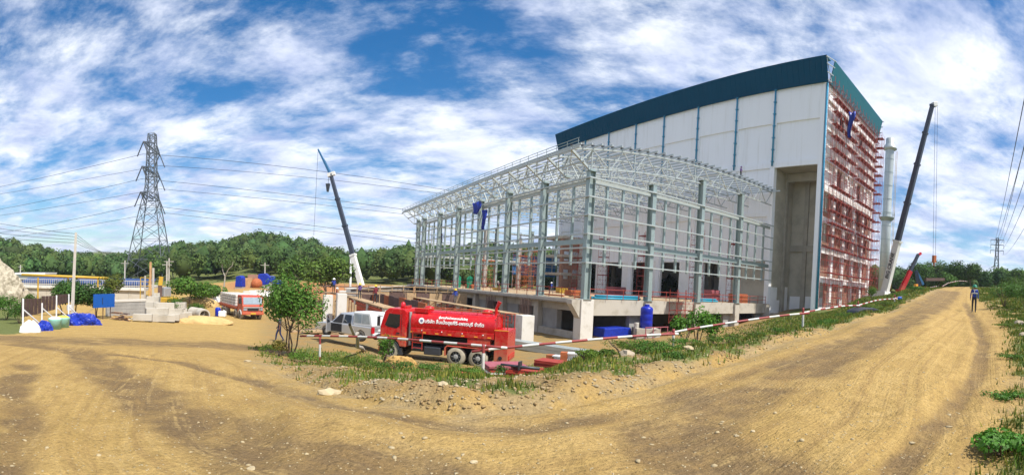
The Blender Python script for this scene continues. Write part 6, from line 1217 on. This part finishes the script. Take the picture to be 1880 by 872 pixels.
# concrete blocks, each its own
bl = [(262, 588, 40, 1.6), (282, 590, 40.5, .8), (299, 590, 40.5, .8), (312, 590, 40.5, .8), (284, 577, 41, 1.6), (301, 577, 41, .8), (310, 578, 41.3, .9), (303, 567, 41.6, 1.6), (274, 576, 42.2, .7), (283, 576, 42.4, .7), (275, 565, 42.4, .7), (284, 565, 42.6, .7), (276, 555, 42.7, .7), (286, 555, 42.8, .7), (322, 577, 42, 1.4), (333, 585, 41.5, 1.2), (343, 584, 42, .9), (334, 577, 42.4, .9), (332, 566, 42.4, .9), (319, 588, 41, 1.0)]
bmes = {}
bn = ['leftmost bottom', 'second bottom', 'third bottom', 'fourth bottom', 'long second-row', 'short second-row', 'second-row end', 'long third-row', 'back left lower', 'back right lower', 'back left middle', 'back right middle', 'back left top', 'back right top', 'long right-hand upper', 'long right-hand bottom', 'rightmost bottom', 'right-hand second-row', 'right-hand topmost', 'small front']
for i, (x, y, r0, w) in enumerate(bl):
    key = round(w, 1)
    if key not in bmes: bmes[key] = MB().b2(-key / 2, key / 2, -.35, .35, 0, .52).mesh('concrete_block', 'concrete')
    p = atd(x, y, r0); o = obj('concrete_block', bmes[key], None, p, math.atan2(-p.x, p.y) + random.uniform(-.25, .25)); tag(o, 'rough beige concrete block, the %s one of the stack in the yard' % bn[i], 'concrete block', 'stacked concrete blocks')
heap('rubble_bed', 'low rubble base under the concrete block stack', 300, 42.6, 2.6, .9, .35, 'rubble', 7, 'rubble', .3)
for i, (x, y0, y1, r0, wh) in enumerate(((276, 548, 481, 44, 'taller yellow-grey'), (281, 548, 492, 44.5, 'shorter grey'))):
    p, q = atd(x, y0 + 12, r0), atd(x + .5, y1, r0); t = thing('timber_post', '%s square post standing behind the block stack' % wh, 'post', p); MB().bar(p, q, .2).build('shaft', 'plywood' if i == 0 else 'pole_concrete', t, world=True)
for x, y1, wh in ((285, 538, 'left'), (291, 538, 'right')):
    p, q = atd(x, 575, 43.4), atd(x, y1, 43.4); t = thing('short_concrete_post', 'short concrete post rising from the block stack, %s one' % wh, 'post', p); MB().bar(p, q, .26).build('shaft', 'concrete', t, world=True)
p = gp(224, 41); t = thing('scrap_timber_pile', 'untidy pile of rusty brown scrap left of the concrete blocks', 'scrap', p)
for i in range(26): MB().box((random.uniform(-.9, .9), random.uniform(-.4, .4), random.uniform(.03, .65)), (random.uniform(.5, 1.6), .1, .06), random.uniform(-.7, .7)).build('plank', random.choice(['rust_sheet', 'plywood', 'timber']), t)
heap('rubble_mound', 'high mound of pale broken rubble at the left edge', -75, 58, 7.2, 4.0, 5.9, 'rubble', 9, 'rubble', .34)
# low grey wall and the plant building with railing
a, b = azr(196, 47), azr(274, 50); t = thing('block_wall', 'low grey block wall below the railed building', 'wall', (a.x, a.y, gz(a.x, a.y)))
for k in range(4):
    for i in range(9):
        p0, p1 = a.lerp(b, i / 9), a.lerp(b, (i + .98) / 9); zz = atd(235, 578, 48).z + k * .36; MB().bar((p0.x, p0.y, zz), (p1.x, p1.y, zz), .3, .345).build('block', 'concrete_grey', t, world=True)
MB().bar(a + Vector((0, 0, atd(235, 578, 48).z + 1.40)), b + Vector((0, 0, atd(235, 578, 48).z + 1.40)), .4, .2).build('coping', 'concrete_pale', t, world=True)
a, b = azr(30, 80), azr(268, 74); bld = thing('railed_building', 'grey concrete building with a white railing and blue roof panels', 'building', (a.x, a.y, -4)); zd = atd(230, 527, 75).z; u = (b - a).normalized(); pv = Vector((-u.y, u.x, 0))
if pv.y < 0: pv = -pv
def quadbox(name, m, s0, s1, d0, d1, z0, z1):
    A0, A1 = a.lerp(b, s0), a.lerp(b, s1); pr_ = [A0 + pv * d0, A1 + pv * d0, A1 + pv * d1, A0 + pv * d1]; return MB().prism([(p.x, p.y) for p in pr_], z0, z1, 'Z').build(name, m, bld, world=True)
for i in range(8): quadbox('wall_panel', 'concrete', i / 8, (i + .99) / 8, 0, .4, -4.4, zd - .5)
quadbox('floor_edge', 'concrete_pale', 0, 1.0, -.35, 16, zd - .49, zd - .12)
for i in range(60): quadbox('rail_post', 'concrete_pale', i / 60, i / 60 + .0022, -.3, -.24, zd - .12, zd + .95)
for z in (.15, .95): quadbox('hand_rail', 'concrete_pale', 0, 1, -.31, -.23, zd + z, zd + z + .07)
mat('solar_blue', (.02, .05, .16), .3, var=.1, scale=2)
for i in range(18):
    A0, A1 = a.lerp(b, i / 18), a.lerp(b, (i + .93) / 18)
    for d0 in (2.2, 6, 9.8): p = [A0 + pv * d0 + Vector((0, 0, zd + .5)), A1 + pv * d0 + Vector((0, 0, zd + .5)), A1 + pv * (d0 + 3.2) + Vector((0, 0, zd + 1.1)), A0 + pv * (d0 + 3.2) + Vector((0, 0, zd + 1.1))]; MB().add(p + [v - Vector((0, 0, .3)) for v in p], [(0, 1, 2, 3), (7, 6, 5, 4), (0, 4, 5, 1), (1, 5, 6, 2), (2, 6, 7, 3), (3, 7, 4, 0)]).build('roof_panel', 'solar_blue', bld, world=True)
yp = thing('yellow_gas_pipe', 'long yellow pipe crossing above the railed building', 'pipe', azr(47, 70)); MB().tube(atd(40, 504.5, 70), atd(200, 511, 66), .18, n=12).build('pipe', 'yellow_paint', yp, True, world=True)
for x in (70, 125, 180): q = atd(x, 507, 68); MB().tube((q.x, q.y, gz(q.x, q.y)), (q.x, q.y, q.z - .2), .12, n=8).build('support', 'yellow_paint', yp, world=True)
q0, q1 = atd(258, 516, 62), atd(274, 517, 61); t = thing('yellow_platform', 'small yellow railed platform at the building corner', 'platform', (q0.x, q0.y, gz(q0.x, q0.y)))
for dz in (0, .55, 1.05): MB().tube(q0 + Vector((0, 0, dz - .6)), q1 + Vector((0, 0, dz - .6)), .05, n=6).build('rail', 'yellow_paint', t, world=True)
for s in (0, .5, 1): q = q0.lerp(q1, s); MB().tube((q.x, q.y, gz(q.x, q.y)), (q.x, q.y, q.z + .5), .06, n=6).build('post', 'yellow_paint', t, world=True)
A0, A1 = atd(30, 502, 115), atd(94, 502, 112); t = thing('far_shed', 'low shed with a white and blue-grey roof behind the rubble mound', 'building', (A0.x, A0.y, -4)); MB().bar(A0, A1, 9, .35).build('roof', 'white_paint', t, world=True); MB().bar(A0 - Vector((0, 0, .75)), A1 - Vector((0, 0, .75)), 8, 1.1).build('gable', 'silver', t, world=True); MB().bar(A0 - Vector((0, 0, 3.2)), A1 - Vector((0, 0, 3.2)), 7, 3.6).build('wall', 'concrete_grey', t, world=True)
for px, y0, y1, r0, wh in ((229, 513, 478, 80, 'left of the pylon'), (306, 545, 480, 72, 'right of the pylon, left of a pair'), (310, 545, 474, 72, 'right of the pylon, right of a pair'), (486, 530, 482, 92, 'above the plywood hut'), (266, 548, 506, 60, 'at the building corner'), (37, 500, 486, 112, 'on the far shed')):
    p, q = atd(px, y0, r0), atd(px + .5, y1, r0); t = thing('slim_pole', 'slim pale utility pole %s' % wh, 'pole', (p.x, p.y, p.z)); MB().tube((p.x, p.y, min(p.z, gz(p.x, p.y))), q, .16 if r0 > 65 else .1, .10, n=8).build('shaft', 'pole_concrete', t, world=True)
    if r0 > 70: MB().bar(q + Vector((-.9, 0, -.5)), q + Vector((.9, 0, -.5)), .1).build('cross_arm', 'pole_concrete', t, world=True)
# excavator arm behind the blocks
p = gp(300, 56); t = thing('excavator', 'yellow and brown excavator arm with grey cab behind the blocks', 'excavator', p); MB().bar(atd(293, 548, 56), atd(294, 524, 56), .45, .5).build('stick', 'rust_sheet', t, world=True); MB().bar(atd(294, 526, 56), atd(296, 508, 56), .4, .45, .5, .5).build('boom', 'yellow_paint', t, world=True)
q = atd(302.5, 536, 56.5); MB().box((q.x, q.y, q.z), (1.0, 1.2, 1.1)).build('cab', 'silver', t, world=True, bevel=.08); MB().box((q.x, q.y, q.z - 1.2), (2.6, 2.0, 1.2)).build('upper_body', 'yellow_paint', t, world=True, bevel=.08)
for s in (-.9, .9): MB().box((q.x, q.y + s, gz(q.x, q.y) + .4), (3.2, .5, .8)).build('track', 'dark_metal', t, world=True, bevel=.2)
# culvert rings, sand, barrel, jug
for i, (x, r0, rz, wh) in enumerate(((362, 47.5, 1.2, 'lying behind'), (373, 45.8, .9, 'open end towards the yard'))):
    p = gp(x, r0); t = thing('culvert_ring', 'concrete culvert pipe %s' % wh, 'pipe', (p.x, p.y, p.z + .52), rz); MB().lathe([(.42, -.8), (.56, -.8), (.56, .8), (.42, .8), (.42, -.79)], 24, axis='Y').build('ring', 'concrete', t, True) if False else None
    nn = 24; vs = []; 
    for yv, rv in ((-.8, .44), (-.8, .56), (.8, .56), (.8, .44)): vs += [(rv * math.cos(2 * math.pi * k / nn), yv, rv * math.sin(2 * math.pi * k / nn)) for k in range(nn)]
    MB().add(vs, [(j * nn + k, j * nn + (k + 1) % nn, ((j + 1) % 4) * nn + (k + 1) % nn, ((j + 1) % 4) * nn + k) for j in range(4) for k in range(nn)]).build('ring', 'concrete', t)
mat('sand_pile', (.56, .38, .16), .95, var=.1, scale=2, bump=.3)
heap('sand_heap', 'low heap of yellow sand left of the cargo truck', 376, 41.5, 2.6, 1.0, .62, 'sand_pile', 4, 'sand', .2); heap('sand_heap', 'spread of yellow sand behind the culvert rings', 360, 64, 3.0, 1.5, 1.2, 'sand_pile', 6, 'sand', .2)
p = gp(401.5, 51.5); t = thing('blue_barrel', 'blue plastic barrel on the sand beside the cargo truck', 'barrel', p); MB().lathe([(.28, 0), (.31, .05), (.31, .82), (.26, .9)], 18).build('drum', 'blue_plastic', t, True); MB().lathe([(.22, .9), (.2, .96)], 14).build('lid', 'board_blue', t)
p = gp(410, 51.2); t = thing('white_container', 'white plastic container beside the blue barrel', 'container', p, .3); MB().b2(-.4, .4, -.3, .3, 0, .62).build('tank', 'white_paint', t, bevel=.1); MB().tube((.15, 0, .6), (.15, 0, .72), .1, n=10).build('cap', 'white_paint', t)
# low concrete barriers across the yard
wm = MB().prism([(-.35, 0), (.35, 0), (.18, .5), (.15, 1.0), (-.15, 1.0), (-.18, .5)], -.95, .95); me1 = wm.mesh('concrete_barrier', 'white_paint'); me2 = wm.mesh('concrete_barrier', 'concrete_pale')
a, b = azr(366, 68), azr(512, 80)
for i in range(13):
    p = a.lerp(b, (i + .5) / 13); p.z = gz(p.x, p.y) + (.25 if i > 6 else 0); u = b - a; t = obj('concrete_barrier', me1 if i % 2 == 0 else me2, None, p, math.atan2(u.y, u.x) + math.pi / 2); tag(t, ('white painted' if i % 2 == 0 else 'bare grey') + ' concrete road barrier behind the cargo truck, %s of its colour from the left' % ('first', 'second', 'third', 'fourth', 'fifth', 'sixth', 'seventh')[i // 2], 'barrier', 'concrete barriers in a row')
# pump station clutter on the bank
def atg(px, r0, py): p = atd(px, py, r0); return p
hut = thing('plywood_hut', 'orange-brown plywood hut on the bank behind the cargo truck', 'hut', atg(455, 93, 529)); q = atg(455, 93, 518)
MB().box((q.x, q.y, q.z - .4), (2.0, 1.8, 2.4), .4).build('front_box', 'plywood', hut, world=True); MB().box((q.x + .5, q.y + 1.2, q.z + .7), (2.0, 1.6, 1.6), .4).build('upper_box', 'brick', hut, world=True)
p = atg(471, 92, 521); t = thing('orange_drum', 'rusty orange drum lying right of the plywood hut', 'drum', p, .6); MB().tube((0, -.8, 0), (0, .8, 0), 1.05, n=20).build('drum', 'rust_orange', t, True)
for i, (x, y, w, h, wh) in enumerate(((441, 518, 1.6, 2.2, 'left of the plywood hut'), (484, 514, 2.4, 2.2, 'right of the orange drum'), (498, 513, 1.6, 1.2, 'near the right pole'), (510, 520, 2.6, 1.0, 'behind the small tree'))):
    p = atg(x, 92, y + h * 4); t = thing('blue_covered_machine', 'machine covered in blue sheet %s' % wh, 'tarp', p, .3 * i); MB().prism([(-w / 2, 0), (w / 2, 0), (w / 2 * .9, h * .8), (w * .2, h), (-w / 2 * .8, h * .9)], -.7, .7).build('cover', 'tarp_blue', t, bevel=.12); MB().b2(-w / 2, w / 2, -.6, .6, -2.0, .02).build('base', 'concrete_grey', t)
# ================================================================== pylons and high-voltage lines
def lattice(t, W0, segs, m='pylon_steel', th=.17):
    for (z0, w0), (z1, w1) in zip(segs, segs[1:]):
        c0 = [(sx * w0 / 2, sy * w0 / 2, z0) for sx, sy in ((-1, -1), (1, -1), (1, 1), (-1, 1))]; c1 = [(sx * w1 / 2, sy * w1 / 2, z1) for sx, sy in ((-1, -1), (1, -1), (1, 1), (-1, 1))]
        for k in range(4):
            j = (k + 1) % 4; MB().bar(c0[k], c1[k], th * 1.4).build('leg', m, t); MB().bar(c0[k], c1[j], th * .75).build('diagonal', m, t); MB().bar(c0[j], c1[k], th * .75).build('diagonal', m, t); MB().bar(c1[k], c1[j], th * .7).build('horizontal', m, t)
pc = azr(270, 150); pz = gz(pc.x, pc.y); az_p = math.atan2(pc.x, pc.y); sc_ = 150 / F
ln_dir = Vector((math.cos(-az_p), math.sin(-az_p), 0))           # lateral unit (to the right as seen)
dp_dir = Vector((math.sin(az_p), math.cos(az_p), 0))              # away
arm = (dp_dir * 15.3 + ln_dir * 5.1); arm_l = arm.length; arm.normalize(); rzp = math.atan2(arm.y, arm.x)
top_z = EYE + ray(278, 247)[2] * 150 - pz
py = thing('transmission_pylon', 'tall lattice steel transmission pylon behind the building at the left', 'pylon', (pc.x + .9, pc.y, pz), rzp)
lattice(py, 14, [(0, 12.5), (7, 10.4), (13, 8.6), (18, 7.0), (22.5, 5.4), (26, 4.0), (29, 3.0), (31.5, 2.8), (34, 2.7), (36.5, 2.6), (39, 2.5), (41.5, 2.4), (44, 2.2), (top_z, 2.0)])
levels = [(EYE + ray(277, 273)[2] * 150 - pz), (EYE + ray(276, 317)[2] * 150 - pz), (EYE + ray(274, 362)[2] * 150 - pz)]
INS = []
for k, z in enumerate(levels):
    hw = arm_l / 2 + .8 * k
    for s in (-1, 1):
        tip = (s * hw, 0, z); ca = py
        for y in (-1.2, 1.2):
            MB().bar((s * 1.2, y, z - 1.0), tip, .27).build('cross_arm', 'pylon_steel', ca); MB().bar((s * 1.2, y, z + 1.1), tip, .25).build('cross_arm', 'pylon_steel', ca)
            for f in (.3, .6): MB().bar((s * (1.2 + (hw - 1.2) * f), y * (1 - f), z - 1.0 * (1 - f)), (s * (1.2 + (hw - 1.2) * f), y * (1 - f), z + 1.1 * (1 - f)), .16).build('arm_brace', 'pylon_steel', ca)
        for y in (-1, 1): MB().tube(tip, (s * hw, y * 1.8, z - 4.2), .17, n=6).build('insulator', 'dark_metal', py)
        INS.append(Vector((pc.x + .9, pc.y, pz)) + rotz(rzp).to_3x3() @ Vector((s * hw, 0, z - 3.6)))
wd_ = Vector((arm.y, -arm.x, 0))                                   # along the line, to the right
tr_ = [(845, 345), (820, 349), (757, 378), (747, 386), (757, 429), (752, 437)]; tl_ = [(0, 336), (0, 350), (0, 377), (0, 389), (0, 420), (0, 432)]
nm_ = ['top near', 'top far', 'middle near', 'middle far', 'bottom near', 'bottom far']
for i, p in enumerate(INS):
    for sg, (tx, ty), side in ((1, tr_[i], 'right'), (-1, tl_[i], 'left')):
        q = p + wd_ * sg * 150
        # pass through the ray of the photographed point: distance from the line's own direction
        rr_ = ray(tx, ty); best = min(((p + wd_ * sg * s) for s in np.linspace(10, 420, 400)), key=lambda v: abs(math.atan2(v.x, v.y) - math.atan2(rr_[0], rr_[1]))); d_ = math.hypot(best.x, best.y); tgt = Vector((best.x, best.y, EYE + rr_[2] * d_)); far = p + (tgt - p) * 1.5
        wire('high-voltage line from the pylon to the %s, %s arm' % (side, nm_[i]), p, far, 1.5, .055, 'high-voltage lines on the near pylon')
p2 = azr(1828, 330); g2 = 5.; t2 = EYE + ray(1829, 437)[2] * 330 - g2
p3 = thing('transmission_pylon', 'small far lattice pylon above the trees at the right', 'pylon', (p2.x, p2.y, g2), -.9); lattice(p3, 5, [(0, 6), (t2 * .35, 4.2), (t2 * .6, 2.6), (t2 * .75, 2.0), (t2 * .88, 1.8), (t2, 1.6)], th=.28)
for k, f in enumerate((.80, .89, .97)):
    MB().bar((-4.6, 0, t2 * f), (4.6, 0, t2 * f), .4).build('cross_arm', 'pylon_steel', p3)
    for s in (-1, 1): MB().bar((s * 4.5, 0, t2 * f), (s * 4.5, 0, t2 * f - 2.4), .25).build('insulator', 'pylon_steel', p3)
for i, ((x0, y0), (x1, y1), d1) in enumerate((((1824, 447), (1884, 165), 42), ((1832, 447), (1900, 185), 42), ((1824, 453), (1890, 235), 48), ((1832, 453), (1906, 255), 48), ((1833, 462), (1900, 330), 60), ((1838, 466), (1900, 385), 70))):
    wire('overhead line descending from the top right to the far pylon, %s' % ('first', 'second', 'third', 'fourth', 'fifth', 'sixth')[i], atd(x0, y0, 330), atd(x1, y1, d1), 3.0, .05, 'lines to the far pylon')
# ================================================================== haze: faint even air between the viewer and the hills
def haze():
    me = MB().b2(-2750, 2750, -2750, 2750, -8, 75).mesh('haze', 'dark'); me.materials.clear()
    m = bpy.data.materials.new('haze'); m.use_nodes = True; n = m.node_tree.nodes; n.clear(); o = n.new('ShaderNodeOutputMaterial'); v = n.new('ShaderNodeVolumePrincipled')
    v.inputs['Color'].default_value = (.80, .88, 1, 1); v.inputs['Density'].default_value = .00020; v.inputs['Anisotropy'].default_value = .2
    m.node_tree.links.new(v.outputs[0], o.inputs['Volume']); me.materials.append(m); tag(obj('haze', me), 'faint bluish haze over the far hills', 'haze', kind='stuff')
haze()
